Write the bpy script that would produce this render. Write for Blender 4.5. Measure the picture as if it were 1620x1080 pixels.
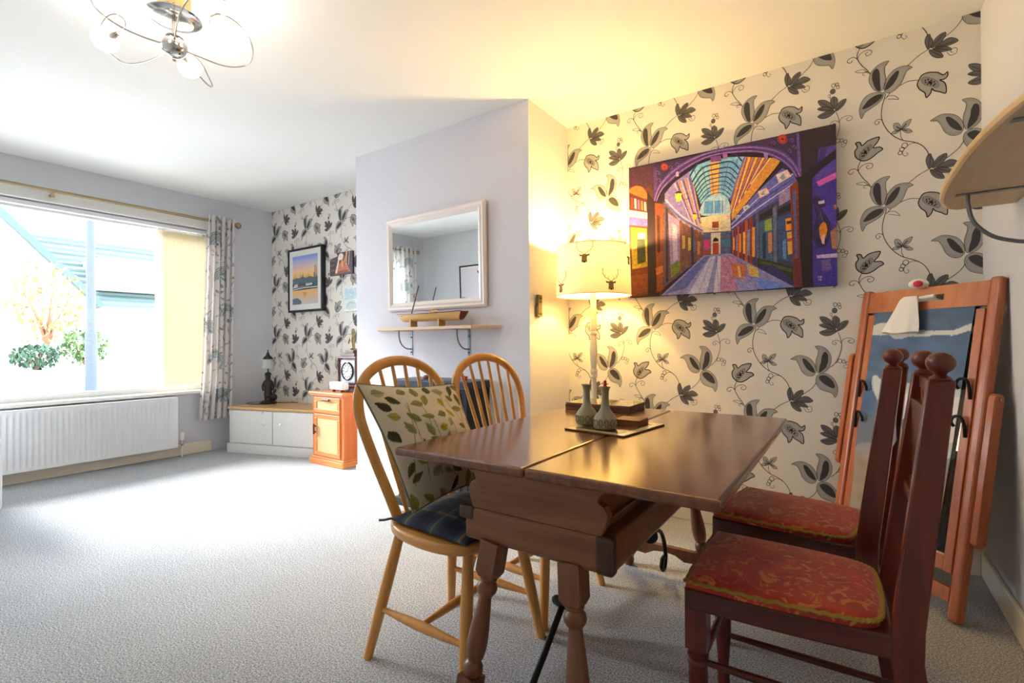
import bpy, bmesh, math, random
import numpy as np
from mathutils import Vector, Matrix, noise as mnoise

for o in list(bpy.data.objects):
    bpy.data.objects.remove(o, do_unlink=True)
scene = bpy.context.scene
COL = scene.collection
rnd = random.Random(7)
PI = math.pi

# ------------------------------------------------------------------ camera
F_PX, YAW, PIT, ROL, CAM_H = 776.715, math.radians(34.425), math.radians(0.1755), math.radians(-0.387), 1.0026
_fw = Vector((-math.sin(YAW)*math.cos(PIT), math.cos(YAW)*math.cos(PIT), math.sin(PIT)))
_r = Vector((math.cos(YAW), math.sin(YAW), 0)); _u = _r.cross(_fw)
CR = _r*math.cos(ROL) + _u*math.sin(ROL)
CU = -_r*math.sin(ROL) + _u*math.cos(ROL)
CP = Vector((0, 0, CAM_H))
cam_d = bpy.data.cameras.new('camera'); cam = bpy.data.objects.new('camera', cam_d); COL.objects.link(cam)
cam_d.sensor_fit = 'HORIZONTAL'; cam_d.sensor_width = 36.0; cam_d.lens = F_PX/1620*36
cam_d.clip_start = 0.02; cam_d.clip_end = 300
cam.matrix_world = Matrix(((CR.x, CU.x, -_fw.x, 0), (CR.y, CU.y, -_fw.y, 0), (CR.z, CU.z, -_fw.z, CAM_H), (0, 0, 0, 1)))
scene.camera = cam

def ray(px, py):
    return _fw + CR*((px-810)/F_PX) - CU*((py-540)/F_PX)
def onplane(px, py, n, d):
    """photo pixel -> point on the plane n.p = d"""
    n = Vector(n); r = ray(px, py); t = (d - n.dot(CP))/n.dot(r)
    return CP + r*t
def on_y(px, py, y): return onplane(px, py, (0, 1, 0), y)
def on_x(px, py, x): return onplane(px, py, (1, 0, 0), x)

# ------------------------------------------------------------------ light
vs = scene.view_settings
scene.display_settings.display_device = 'sRGB'
vs.view_transform = 'Standard'; vs.look = 'None'; vs.gamma = 1.0; vs.use_curve_mapping = False
vs.exposure = 1.38
SKY_STRENGTH = 7.6
SUN_STRENGTH = 6.5
LAMP_W = 13.5
world = bpy.data.worlds.new('overcast_sky'); scene.world = world; world.use_nodes = True
wn = world.node_tree.nodes; bg = wn['Background']
bg.inputs['Color'].default_value = (0.80, 0.91, 1.0, 1); bg.inputs['Strength'].default_value = SKY_STRENGTH
sun_d = bpy.data.lights.new('sun', 'SUN'); sun_d.energy = SUN_STRENGTH; sun_d.angle = math.radians(24); sun_d.color = (1.0, 0.97, 0.93)
sun = bpy.data.objects.new('sun', sun_d); COL.objects.link(sun)
sun.rotation_euler = Vector((1.0, 0.34, -0.62)).to_track_quat('-Z', 'Y').to_euler()
# portal: guides sampling of the sky through the window, gives no light of its own
por_d = bpy.data.lights.new('window_portal', 'AREA'); por_d.shape = 'RECTANGLE'; por_d.size = 2.3; por_d.size_y = 1.56
por_d.cycles.is_portal = True
por = bpy.data.objects.new('window_portal', por_d); COL.objects.link(por)
por.location = (-5.27, 1.11, 1.34); por.rotation_euler = Vector((1, 0, 0)).to_track_quat('-Z', 'Z').to_euler()

# ------------------------------------------------------------------ room numbers
YW, XR, XL, YB, H = 2.849, 0.473, -5.023, -0.42, 2.4
CX0, CX1, CY = -3.032, -1.503, 2.373

# ------------------------------------------------------------------ colour + materials
def s2l(c):
    c /= 255.0
    return c/12.92 if c <= 0.04045 else ((c+0.055)/1.055)**2.4
def C(r, g, b): return (s2l(r), s2l(g), s2l(b), 1.0)
M = {}
def newmat(name):
    m = bpy.data.materials.new(name); m.use_nodes = True
    nt = m.node_tree; b = nt.nodes['Principled BSDF']; M[name] = m
    return m, nt, b
def tex(nt, scale=(1, 1, 1), rot=(0, 0, 0)):
    tc = nt.nodes.new('ShaderNodeTexCoord'); mp = nt.nodes.new('ShaderNodeMapping')
    mp.inputs['Scale'].default_value = scale; mp.inputs['Rotation'].default_value = rot
    nt.links.new(tc.outputs['Object'], mp.inputs['Vector']); return mp.outputs['Vector']
def noise(nt, vec, scale, detail=3, rough=.55, dist=0):
    n = nt.nodes.new('ShaderNodeTexNoise'); n.inputs['Scale'].default_value = scale
    n.inputs['Detail'].default_value = detail; n.inputs['Roughness'].default_value = rough; n.inputs['Distortion'].default_value = dist
    nt.links.new(vec, n.inputs['Vector']); return n.outputs['Fac']
def ramp(nt, fac, stops):
    r = nt.nodes.new('ShaderNodeValToRGB'); el = r.color_ramp.elements
    while len(el) < len(stops): el.new(0.5)
    for e, (p, c) in zip(el, stops): e.position = p; e.color = c
    nt.links.new(fac, r.inputs['Fac']); return r.outputs['Color']
def bumpn(nt, b, h, strength, dist=0.002):
    bp = nt.nodes.new('ShaderNodeBump'); bp.inputs['Strength'].default_value = strength; bp.inputs['Distance'].default_value = dist
    nt.links.new(h, bp.inputs['Height']); nt.links.new(bp.outputs['Normal'], b.inputs['Normal'])
def plain(name, col, rough=.5, metal=0.0, bump=None, spec=None, k=.05):
    m, nt, b = newmat(name)
    b.inputs['Base Color'].default_value = col; b.inputs['Roughness'].default_value = rough; b.inputs['Metallic'].default_value = metal
    if spec is not None: b.inputs['Specular IOR Level'].default_value = spec
    v = tex(nt)
    n = noise(nt, v, bump[0] if bump else 14, 4)
    lo = tuple(c*(1-k) for c in col[:3])+(1,); hi = tuple(min(1, c*(1+k)) for c in col[:3])+(1,)
    nt.links.new(ramp(nt, n, [(.3, lo), (.7, hi)]), b.inputs['Base Color'])
    if bump: bumpn(nt, b, n, bump[1], bump[2] if len(bump) > 2 else .002)
    return m
def wood(name, c1, c2, axis='X', rough=.35, scale=1.0, coat=0.0, wear=None):
    m, nt, b = newmat(name)
    st = {'X': (1.2, 16, 16), 'Y': (16, 1.2, 16), 'Z': (16, 16, 1.2)}[axis]
    v = tex(nt, tuple(s*scale for s in st))
    n = noise(nt, v, 2.2, 6, .62, .6)
    mid = tuple((a+d)/2 for a, d in zip(c1, c2))
    col = ramp(nt, n, [(.25, c1), (.5, mid), (.72, c2)])
    if wear:
        v2 = tex(nt, (1, 1, 1)); n2 = noise(nt, v2, 7, 4)
        mx = nt.nodes.new('ShaderNodeMixRGB'); nt.links.new(ramp(nt, n2, [(.45, (0, 0, 0, 1)), (.75, (.6, .6, .6, 1))]), mx.inputs['Fac'])
        nt.links.new(col, mx.inputs['Color1']); mx.inputs['Color2'].default_value = wear; col = mx.outputs['Color']
    nt.links.new(col, b.inputs['Base Color'])
    b.inputs['Roughness'].default_value = rough; b.inputs['Coat Weight'].default_value = coat; b.inputs['Coat Roughness'].default_value = .12
    bumpn(nt, b, n, .12, .001)
    return m
def printed(name, rough=.6, bump=None, translucent=0.0, coat=0.0):
    m, nt, b = newmat(name)
    a = nt.nodes.new('ShaderNodeAttribute'); a.attribute_name = 'Col'
    nt.links.new(a.outputs['Color'], b.inputs['Base Color']); b.inputs['Roughness'].default_value = rough
    b.inputs['Coat Weight'].default_value = coat
    if bump:
        n = noise(nt, tex(nt), bump[0], 3); bumpn(nt, b, n, bump[1], .0015)
    if translucent:
        t = nt.nodes.new('ShaderNodeBsdfTranslucent'); nt.links.new(a.outputs['Color'], t.inputs['Color'])
        mx = nt.nodes.new('ShaderNodeMixShader'); mx.inputs['Fac'].default_value = translucent
        nt.links.new(b.outputs['BSDF'], mx.inputs[1]); nt.links.new(t.outputs['BSDF'], mx.inputs[2])
        nt.links.new(mx.outputs['Shader'], nt.nodes['Material Output'].inputs['Surface'])
    return m
def transl(name, col, f=.5, rough=.8):
    m, nt, b = newmat(name); b.inputs['Base Color'].default_value = col; b.inputs['Roughness'].default_value = rough
    t = nt.nodes.new('ShaderNodeBsdfTranslucent'); t.inputs['Color'].default_value = col
    mx = nt.nodes.new('ShaderNodeMixShader'); mx.inputs['Fac'].default_value = f
    nt.links.new(b.outputs['BSDF'], mx.inputs[1]); nt.links.new(t.outputs['BSDF'], mx.inputs[2])
    nt.links.new(mx.outputs['Shader'], nt.nodes['Material Output'].inputs['Surface']); return m
def emit(name, col, s):
    m, nt, b = newmat(name); b.inputs['Base Color'].default_value = col
    b.inputs['Emission Color'].default_value = col; b.inputs['Emission Strength'].default_value = s; return m

plain('wall_paint', C(216, 217, 222), .85, bump=(220, .10), k=.01)
plain('wall_textured', C(220, 217, 224), .85, bump=(95, .55, .004), k=.02)
plain('ceiling_paint', C(240, 240, 239), .9, k=.006)
plain('wallpaper_cream', C(238, 232, 222), .8, bump=(300, .05), k=.012)
plain('white_gloss', C(238, 236, 230), .3, k=.008)
plain('cream_gloss', C(236, 226, 205), .35, k=.008)
plain('white_plastic', C(240, 240, 240), .35, k=.008)
plain('radiator_white', C(238, 239, 241), .35, k=.008)
plain('brass', C(170, 150, 116), .3, 1.0)
plain('chrome', C(215, 212, 208), .12, 1.0)
plain('nickel', C(190, 180, 168), .25, 1.0)
plain('black_iron', C(28, 27, 28), .45, .6)
plain('bronze', C(58, 54, 48), .45, .5, bump=(90, .5))
plain('grey_metal', C(120, 124, 128), .4, .8)
plain('black_plastic', C(24, 25, 29), .35)
plain('black_gloss', C(16, 19, 26), .08)
plain('navy', C(34, 44, 64), .35)
plain('grey_stoneware', C(154, 144, 114), .35, bump=(160, .15))
plain('stoneware_dark', C(92, 86, 68), .55)
plain('red_plastic', C(205, 24, 22), .4)
plain('cork', C(150, 84, 52), .8, bump=(400, .3))
plain('mat_edge', C(110, 62, 44), .5)
plain('white_cloth', C(240, 234, 226), .9, k=.008)
plain('pink_cloth', C(226, 60, 90), .9)
plain('cream_paintwood', C(226, 216, 194), .45, k=.008)
plain('white_fabric', C(232, 235, 240), .95, bump=(500, .2))
plain('beige_device', C(120, 105, 70), .45)
plain('dark_button', C(40, 36, 28), .5)
plain('gold_braid', C(176, 140, 52), .75, bump=(700, .8, .002))
plain('cable_black', C(30, 30, 32), .5)
plain('rug_brown', C(120, 70, 40), .6)
wood('pine_chair', C(206, 140, 62), C(226, 164, 88), 'Z', .32, coat=.25)
wood('pine_seat', C(210, 146, 68), C(230, 170, 94), 'X', .32, coat=.25)
wood('table_wood', C(92, 48, 22), C(134, 78, 40), 'Y', .2, coat=.5)
wood('table_dark', C(104, 56, 28), C(148, 90, 50), 'X', .38, coat=.2, wear=C(128, 82, 50))
wood('table_leg', C(94, 51, 28), C(138, 84, 50), 'Z', .4, coat=.2, wear=C(120, 84, 58))
wood('rail_cap', C(58, 32, 18), C(80, 46, 26), 'X', .4)
wood('mahogany', C(78, 22, 12), C(124, 42, 22), 'Z', .3, coat=.25)
wood('mahogany_x', C(66, 20, 12), C(106, 38, 21), 'X', .32, coat=.25)
wood('orange_pine', C(164, 84, 46), C(192, 108, 66), 'Z', .35, coat=.3)
wood('cabinet_orange', C(196, 96, 44), C(224, 128, 66), 'Z', .35, coat=.3)
wood('cabinet_trim', C(206, 118, 58), C(232, 150, 84), 'X', .35, coat=.3)
wood('light_oak', C(212, 160, 96), C(230, 184, 124), 'X', .4, coat=.2)
wood('birch_ply', C(196, 170, 134), C(214, 188, 150), 'Y', .5)
wood('birch_edge', C(222, 188, 138), C(236, 204, 154), 'Y', .5)
wood('boat_wood', C(196, 148, 84), C(220, 176, 110), 'X', .4)
wood('dark_red_wood', C(92, 36, 28), C(120, 52, 38), 'Z', .4)
wood('clock_wood', C(84, 44, 40), C(112, 64, 56), 'Z', .35)
printed('print_paper', .75)
printed('print_canvas', .55, bump=(420, .25))
def _brush():
    m = M['print_canvas']; nt = m.node_tree; b = nt.nodes['Principled BSDF']; a = [n for n in nt.nodes if n.type == 'ATTRIBUTE'][0]
    n1 = noise(nt, tex(nt, (9, 9, 26), (0, .5, 0)), 5, 6, .7, 1.2); n2 = noise(nt, tex(nt, (30, 30, 9)), 4, 5, .7, .8)
    mx = nt.nodes.new('ShaderNodeMixRGB'); mx.blend_type = 'OVERLAY'; mx.inputs['Fac'].default_value = .75
    nt.links.new(a.outputs['Color'], mx.inputs['Color1']); nt.links.new(ramp(nt, n1, [(.3, (.16, .14, .22, 1)), (.5, (.5, .5, .5, 1)), (.7, (.92, .86, .80, 1))]), mx.inputs['Color2'])
    m2 = nt.nodes.new('ShaderNodeMixRGB'); m2.blend_type = 'OVERLAY'; m2.inputs['Fac'].default_value = .5
    nt.links.new(mx.outputs['Color'], m2.inputs['Color1']); nt.links.new(ramp(nt, n2, [(.32, (.2, .2, .3, 1)), (.68, (.85, .8, .72, 1))]), m2.inputs['Color2'])
    nt.links.new(m2.outputs['Color'], b.inputs['Base Color'])
_brush()
printed('print_fabric', .9, bump=(500, .25))
printed('print_curtain', .9, bump=(300, .2), translucent=.45)
printed('print_shade', .9, translucent=.095)
printed('print_gloss', .12, coat=.6)
transl('blind_cream', C(252, 246, 232), .6)
transl('frost_glass', C(225, 232, 222), .4, .4)
transl('shade_lining', C(250, 246, 236), .5)
emit('globe_light', (1.0, .92, .82, 1), 7.0)
emit('bulb_light', (1.0, .78, .42, 1), 12.0)
def _special():
    m, nt, b = newmat('mirror'); b.inputs['Base Color'].default_value = (.92, .95, .95, 1); b.inputs['Metallic'].default_value = 1; b.inputs['Roughness'].default_value = 0.0
    m, nt, b = newmat('window_glass')
    t = nt.nodes.new('ShaderNodeBsdfTransparent'); t.inputs['Color'].default_value = (.97, .985, .98, 1)
    g = nt.nodes.new('ShaderNodeBsdfGlossy'); g.inputs['Roughness'].default_value = 0.0
    fr = nt.nodes.new('ShaderNodeFresnel'); fr.inputs['IOR'].default_value = 1.35
    mx = nt.nodes.new('ShaderNodeMixShader'); nt.links.new(fr.outputs['Fac'], mx.inputs['Fac'])
    nt.links.new(t.outputs['BSDF'], mx.inputs[1]); nt.links.new(g.outputs['BSDF'], mx.inputs[2])
    nt.links.new(mx.outputs['Shader'], nt.nodes['Material Output'].inputs['Surface'])
    # carpet: speckled grey pile with a few worn spots
    m, nt, b = newmat('carpet'); v = tex(nt)
    n1 = noise(nt, v, 190, 3, .75); n2 = noise(nt, v, 1.6, 4, .6)
    c = ramp(nt, n1, [(.36, C(112, 114, 117)), (.50, C(182, 184, 188)), (.63, C(236, 238, 242))])
    mx = nt.nodes.new('ShaderNodeMixRGB'); mx.blend_type = 'MULTIPLY'; mx.inputs['Fac'].default_value = 1
    nt.links.new(c, mx.inputs['Color1']); nt.links.new(ramp(nt, n2, [(.3, (.86, .86, .87, 1)), (.7, (1, 1, 1, 1))]), mx.inputs['Color2'])
    nt.links.new(mx.outputs['Color'], b.inputs['Base Color']); b.inputs['Roughness'].default_value = 1; b.inputs['Specular IOR Level'].default_value = .05
    bumpn(nt, b, n1, .5, .004)
    # red brocade: gold blotches on red
    m, nt, b = newmat('red_brocade'); v = tex(nt)
    n1 = noise(nt, v, 27, 4, .55, 1.8); n2 = noise(nt, v, 9, 2, .5, .5); n3 = noise(nt, v, 900, 1, .5)
    red = ramp(nt, n2, [(.35, C(166, 32, 16)), (.65, C(206, 60, 26))])
    mx = nt.nodes.new('ShaderNodeMixRGB'); nt.links.new(ramp(nt, n1, [(.54, (0, 0, 0, 1)), (.60, (.85, .85, .85, 1))]), mx.inputs['Fac'])
    nt.links.new(red, mx.inputs['Color1']); mx.inputs['Color2'].default_value = C(216, 130, 56)
    nt.links.new(mx.outputs['Color'], b.inputs['Base Color']); b.inputs['Roughness'].default_value = .6; b.inputs['Sheen Weight'].default_value = .3
    bumpn(nt, b, n3, .15, .001)
    # woven cane panel
    m, nt, b = newmat('cane'); v = tex(nt, (170, 170, 170)); ck = nt.nodes.new('ShaderNodeTexChecker'); ck.inputs['Scale'].default_value = 1
    ck.inputs['Color1'].default_value = C(232, 200, 150); ck.inputs['Color2'].default_value = C(206, 166, 112)
    nt.links.new(v, ck.inputs['Vector']); nt.links.new(ck.outputs['Color'], b.inputs['Base Color']); b.inputs['Roughness'].default_value = .6
_special()

# ------------------------------------------------------------------ mesh builder
def cr(pts, n=6, closed=False):
    """Catmull-Rom through points"""
    P = [Vector(p) for p in pts]; out = []; L = len(P)
    segs = L if closed else L-1
    for i in range(segs):
        if closed: p0, p1, p2, p3 = P[(i-1) % L], P[i], P[(i+1) % L], P[(i+2) % L]
        else: p0, p1, p2, p3 = P[max(i-1, 0)], P[i], P[i+1], P[min(i+2, L-1)]
        for k in range(n):
            t = k/n
            out.append(.5*((2*p1)+(p2-p0)*t+(2*p0-5*p1+4*p2-p3)*t*t+(3*p1-p0-3*p2+p3)*t*t*t))
    if not closed: out.append(P[-1])
    return out
class MB:
    def __init__(s): s.v = []; s.f = []; s.m = []; s.c = []; s.mi = 0; s.col = (1, 1, 1, 1)
    def face(s, idx, col=None): s.f.append(tuple(idx)); s.m.append(s.mi); s.c.append(col or s.col)
    def add(s, vs, fs):
        b = len(s.v); s.v += [Vector(v) for v in vs]
        for f in fs: s.face([i+b for i in f])
        return s
    def box(s, x0, x1, y0, y1, z0, z1, mat=None):
        vs = [Vector(p) for p in ((x0, y0, z0), (x1, y0, z0), (x1, y1, z0), (x0, y1, z0), (x0, y0, z1), (x1, y0, z1), (x1, y1, z1), (x0, y1, z1))]
        if mat is not None: vs = [mat @ v for v in vs]
        return s.add(vs, [(0, 3, 2, 1), (4, 5, 6, 7), (0, 1, 5, 4), (1, 2, 6, 5), (2, 3, 7, 6), (3, 0, 4, 7)])
    def cbox(s, c, sx, sy, sz, rz=0, mat=None):
        m = Matrix.Translation(c) @ Matrix.Rotation(rz, 4, 'Z')
        if mat is not None: m = mat @ m
        return s.box(-sx/2, sx/2, -sy/2, sy/2, -sz/2, sz/2, m)
    def lathe(s, prof, n=24, mat=None, cap=True):
        """prof: [(r, z)] from bottom to top"""
        mat = mat or Matrix(); b = len(s.v)
        for (r, z) in prof:
            for k in range(n):
                a = 2*PI*k/n; s.v.append(mat @ Vector((r*math.cos(a), r*math.sin(a), z)))
        for i in range(len(prof)-1):
            for k in range(n):
                k2 = (k+1) % n; s.face((b+i*n+k, b+i*n+k2, b+(i+1)*n+k2, b+(i+1)*n+k))
        if cap:
            s.face([b+k for k in range(n)][::-1]); e = b+(len(prof)-1)*n; s.face([e+k for k in range(n)])
        return s
    def tube(s, pts, r, n=8, closed=False, cap=True, hint=None, flat=1.0):
        """swept circle (or ellipse: flat = radius factor along the second axis)"""
        P = [Vector(p) for p in pts]; L = len(P); b = len(s.v)
        R = r if isinstance(r, (list, tuple)) else [r]*L
        up = None
        for i in range(L):
            if closed: t = (P[(i+1) % L]-P[i-1])
            else: t = P[min(i+1, L-1)]-P[max(i-1, 0)]
            t = t.normalized() if t.length > 1e-9 else Vector((0, 0, 1))
            if hint is not None: a = Vector(hint)
            elif up is None: a = Vector((0, 0, 1)) if abs(t.z) < .9 else Vector((1, 0, 0))
            else: a = up
            a = (a-t*a.dot(t)); a = a.normalized() if a.length > 1e-6 else t.orthogonal().normalized(); up = a; c = t.cross(a)
            for k in range(n):
                an = 2*PI*k/n; s.v.append(P[i]+a*(math.cos(an)*R[i]*flat)+c*(math.sin(an)*R[i]))
        for i in range(L if closed else L-1):
            j = (i+1) % L
            for k in range(n):
                k2 = (k+1) % n; s.face((b+i*n+k, b+i*n+k2, b+j*n+k2, b+j*n+k))
        if cap and not closed: s.face([b+k for k in range(n)][::-1]); s.face([b+(L-1)*n+k for k in range(n)])
        return s
    def rod(s, a, b, r0, r1=None, n=10): return s.tube([a, b], [r0, r1 if r1 is not None else r0], n)
    def prism(s, out, z0, z1, mat=None):
        """outline [(x,y)] ccw extruded z0..z1"""
        mat = mat or Matrix(); n = len(out); b = len(s.v)
        for z in (z0, z1):
            for p in out: s.v.append(mat @ Vector((p[0], p[1], z)))
        s.face([b+k for k in range(n)][::-1]); s.face([b+n+k for k in range(n)])
        for k in range(n):
            k2 = (k+1) % n; s.face((b+k, b+k2, b+n+k2, b+n+k))
        return s
    def loft(s, rings, cap=True, closed=True):
        b = len(s.v); n = len(rings[0])
        for r in rings: s.v += [Vector(p) for p in r]
        for i in range(len(rings)-1):
            for k in range(n if closed else n-1):
                k2 = (k+1) % n; s.face((b+i*n+k, b+i*n+k2, b+(i+1)*n+k2, b+(i+1)*n+k))
        if cap: s.face([b+k for k in range(n)][::-1]); s.face([b+(len(rings)-1)*n+k for k in range(n)])
        return s
    def sphere(s, c, r, nu=16, nv=10, sc=(1, 1, 1), mat=None):
        pr = [(max(1e-4, math.sin(PI*i/nv))*r, -math.cos(PI*i/nv)*r) for i in range(nv+1)]
        m = Matrix.Translation(c) @ (mat or Matrix()) @ Matrix.Diagonal((*sc, 1))
        return s.lathe(pr, nu, m)
    def poly(s, pts, col):
        b = len(s.v); s.v += [Vector(p) for p in pts]; s.face(range(b, b+len(pts)), col); return s
    def build(s, name, mats, parent=None, smooth=40, bev=0, seg=2, world=False, sub=0, solid=0):
        me = bpy.data.meshes.new(name)
        vs = s.v
        if world and parent is not None:
            inv = parent.matrix_basis.inverted() if parent.parent is None else (parent.parent.matrix_basis @ parent.matrix_basis).inverted()
            vs = [inv @ v for v in s.v]
        me.from_pydata([tuple(v) for v in vs], [], s.f)
        if isinstance(mats, str): mats = [mats]
        for k in mats: me.materials.append(M[k])
        if len(mats) > 1: me.polygons.foreach_set('material_index', s.m)
        if any(c != (1, 1, 1, 1) for c in s.c):
            at = me.color_attributes.new('Col', 'FLOAT_COLOR', 'CORNER'); arr = []
            for p, c in zip(me.polygons, s.c): arr += list(c)*p.loop_total
            at.data.foreach_set('color', arr)
        if smooth:
            me.polygons.foreach_set('use_smooth', [True]*len(me.polygons)); me.update(); me.set_sharp_from_angle(angle=math.radians(smooth))
        me.update()
        o = bpy.data.objects.new(name, me); COL.objects.link(o)
        if parent is not None: o.parent = parent
        if solid: md = o.modifiers.new('solid', 'SOLIDIFY'); md.thickness = solid; md.offset = 0
        if bev:
            md = o.modifiers.new('bevel', 'BEVEL'); md.width = bev; md.segments = seg; md.limit_method = 'ANGLE'; md.angle_limit = math.radians(35); md.harden_normals = False
        if sub: md = o.modifiers.new('sub', 'SUBSURF'); md.levels = sub; md.render_levels = sub
        return o
def thing(name, label, cat, loc=(0, 0, 0), rz=0, group=None):
    o = bpy.data.objects.new(name, None); o.empty_display_size = .05; COL.objects.link(o)
    o.matrix_basis = Matrix.Translation(loc) @ Matrix.Rotation(rz, 4, 'Z')
    o['label'] = label; o['category'] = cat
    if group: o['group'] = group
    return o
def tag(o, label, cat, group=None):
    o['label'] = label; o['category'] = cat
    if group: o['group'] = group
    return o
def struct(o): o['kind'] = 'structure'; return o
def dup(root, loc, rz, label):
    r = root.copy(); COL.objects.link(r); r.matrix_basis = Matrix.Translation(loc) @ Matrix.Rotation(rz, 4, 'Z'); r['label'] = label
    for ch in [o for o in COL.objects if o.parent == root]:
        c = ch.copy(); COL.objects.link(c); c.parent = r
        for g in [o for o in COL.objects if o.parent == ch]:
            d = g.copy(); COL.objects.link(d); d.parent = c
    return r
def axis_mat(a, b):
    """matrix whose z axis runs a -> b, origin a"""
    a = Vector(a); d = (Vector(b)-a).normalized()
    q = Vector((0, 0, 1)).rotation_difference(d); return Matrix.Translation(a) @ q.to_matrix().to_4x4()
def colgrid(name, mat, nu, nv, pos, colf, parent=None, closed_back=None, smooth=True, world=False):
    """grid mesh with per-vertex colour; pos(u,v) -> Vector, colf(U,V arrays) -> (N,3) linear"""
    vs = []; us = []; wv = []
    for j in range(nv+1):
        for i in range(nu+1):
            u, v = i/nu, j/nv; vs.append(pos(u, v)); us.append(u); wv.append(v)
    cols = colf(np.array(us), np.array(wv)); fs = []
    for j in range(nv):
        for i in range(nu): a = j*(nu+1)+i; fs.append((a, a+1, a+nu+2, a+nu+1))
    if closed_back:
        b = len(vs)
        for j in range(nv+1):
            for i in range(nu+1): vs.append(closed_back(i/nu, j/nv))
        cols = np.vstack([cols, cols])
        for j in range(nv):
            for i in range(nu): a = b+j*(nu+1)+i; fs.append((a, a+nu+1, a+nu+2, a+1))
        W = nu+1
        for i in range(nu): fs.append((i+1, i, b+i, b+i+1)); k = nv*W+i; fs.append((k, k+1, b+k+1, b+k))
        for j in range(nv): a = j*W; fs.append((a, a+W, b+a+W, b+a)); a = j*W+nu; fs.append((a+W, a, b+a, b+a+W))
    me = bpy.data.meshes.new(name)
    if world and parent is not None:
        inv = parent.matrix_basis.inverted(); vs = [inv @ Vector(v) for v in vs]
    me.from_pydata([tuple(v) for v in vs], [], fs); me.materials.append(M[mat])
    at = me.color_attributes.new('Col', 'FLOAT_COLOR', 'POINT')
    at.data.foreach_set('color', np.hstack([cols, np.ones((len(cols), 1))]).astype(np.float32).ravel())
    me.polygons.foreach_set('use_smooth', [True]*len(me.polygons)); me.update()
    o = bpy.data.objects.new(name, me); COL.objects.link(o)
    if parent is not None: o.parent = parent
    return o
class Paint:
    """flat artwork made of coloured polygons on a plane; photo crop coordinates -> plane"""
    def __init__(s, tf, off): s.tf = tf; s.mb = MB(); s.k = 0; s.off = Vector(off); s.step = 4e-5
    def p(s, pts, col, smooth=0, d=None):
        if smooth: pts = [(q.x, q.y) for q in cr([(x, y, 0) for x, y in pts], smooth, True)]
        s.k += 1
        o = s.off*(1+s.k*s.step/ max(s.off.length, 1e-9)) if d is None else s.off.normalized()*d
        s.mb.poly([s.tf(x, y)+o for x, y in pts], col if len(col) == 4 else C(*col)); return s
    def stroke(s, pts, w, col, smooth=4, w1=None):
        Q = [(q.x, q.y) for q in cr([(x, y, 0) for x, y in pts], smooth)] if smooth else pts
        n = len(Q); L = []; Rr = []
        for i, (x, y) in enumerate(Q):
            a = Q[max(i-1, 0)]; b = Q[min(i+1, n-1)]; dx, dy = b[0]-a[0], b[1]-a[1]; l = math.hypot(dx, dy) or 1
            ww = (w+(w1-w)*i/(n-1) if w1 is not None else w)/2; L.append((x-dy/l*ww, y+dx/l*ww)); Rr.append((x+dy/l*ww, y-dx/l*ww))
        s.k += 1; o = s.off*(1+s.k*s.step/max(s.off.length, 1e-9)); c = col if len(col) == 4 else C(*col)
        for i in range(n-1): s.mb.poly([s.tf(*q)+o for q in (L[i], L[i+1], Rr[i+1], Rr[i])], c)
        return s
    def disc(s, x, y, r, col, n=14): return s.p([(x+r*math.cos(2*PI*k/n), y+r*math.sin(2*PI*k/n)) for k in range(n)], col)

# ================================================================== STRUCTURE
T = .25
def sbox(name, mat, *b, bev=0):
    mb = MB()
    for q in b: mb.box(*q)
    return struct(mb.build(name, mat, smooth=0, bev=bev))
floor = sbox('floor', 'carpet', (XL-T, XR+.1, YB-.1, YW+.1, -.12, 0))
sbox('ceiling', 'ceiling_paint', (XL-T, XR+.1, YB-.1, YW+.1, H, H+.12))
wall_back = sbox('wall_back', 'wallpaper_cream', (XL-T, XR+.1, YW, YW+.1, 0, H))
sbox('wall_right', 'wall_paint', (XR, XR+.1, YB-.1, YW, 0, H))
sbox('wall_front', 'wall_paint', (XL-T, XR, YB-.1, YB, 0, H))
sbox('wall_chimney', 'wall_textured', (CX0, CX1, CY, YW, 0, H))
WY0, WY1, WZ0, WZ1 = -.03, 2.245, .575, 2.10
sbox('wall_left', 'wall_paint', (XL-T, XL, YB, WY0, 0, H), (XL-T, XL, WY1, YW, 0, H), (XL-T, XL, WY0, WY1, 0, WZ0), (XL-T, XL, WY0, WY1, WZ1, H))
def baseb(name, x0, x1, y0, y1):
    mb = MB(); mb.box(x0, x1, y0, y1, 0, .105); o = mb.build(name, 'cream_gloss', smooth=0, bev=.006); struct(o)
BT = .016
baseb('baseboard_left', XL, XL+BT, YB, 2.24)
baseb('baseboard_back', CX1, XR-BT, YW-BT, YW)
baseb('baseboard_right', XR-BT, XR, YB, YW)
baseb('baseboard_chimney', CX0, CX1+BT, CY-BT, CY)
baseb('baseboard_front', XL+BT, XR-BT, YB, YB+BT)
baseb('baseboard_alcove', CX1, CX1+BT, CY, YW-BT)

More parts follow.
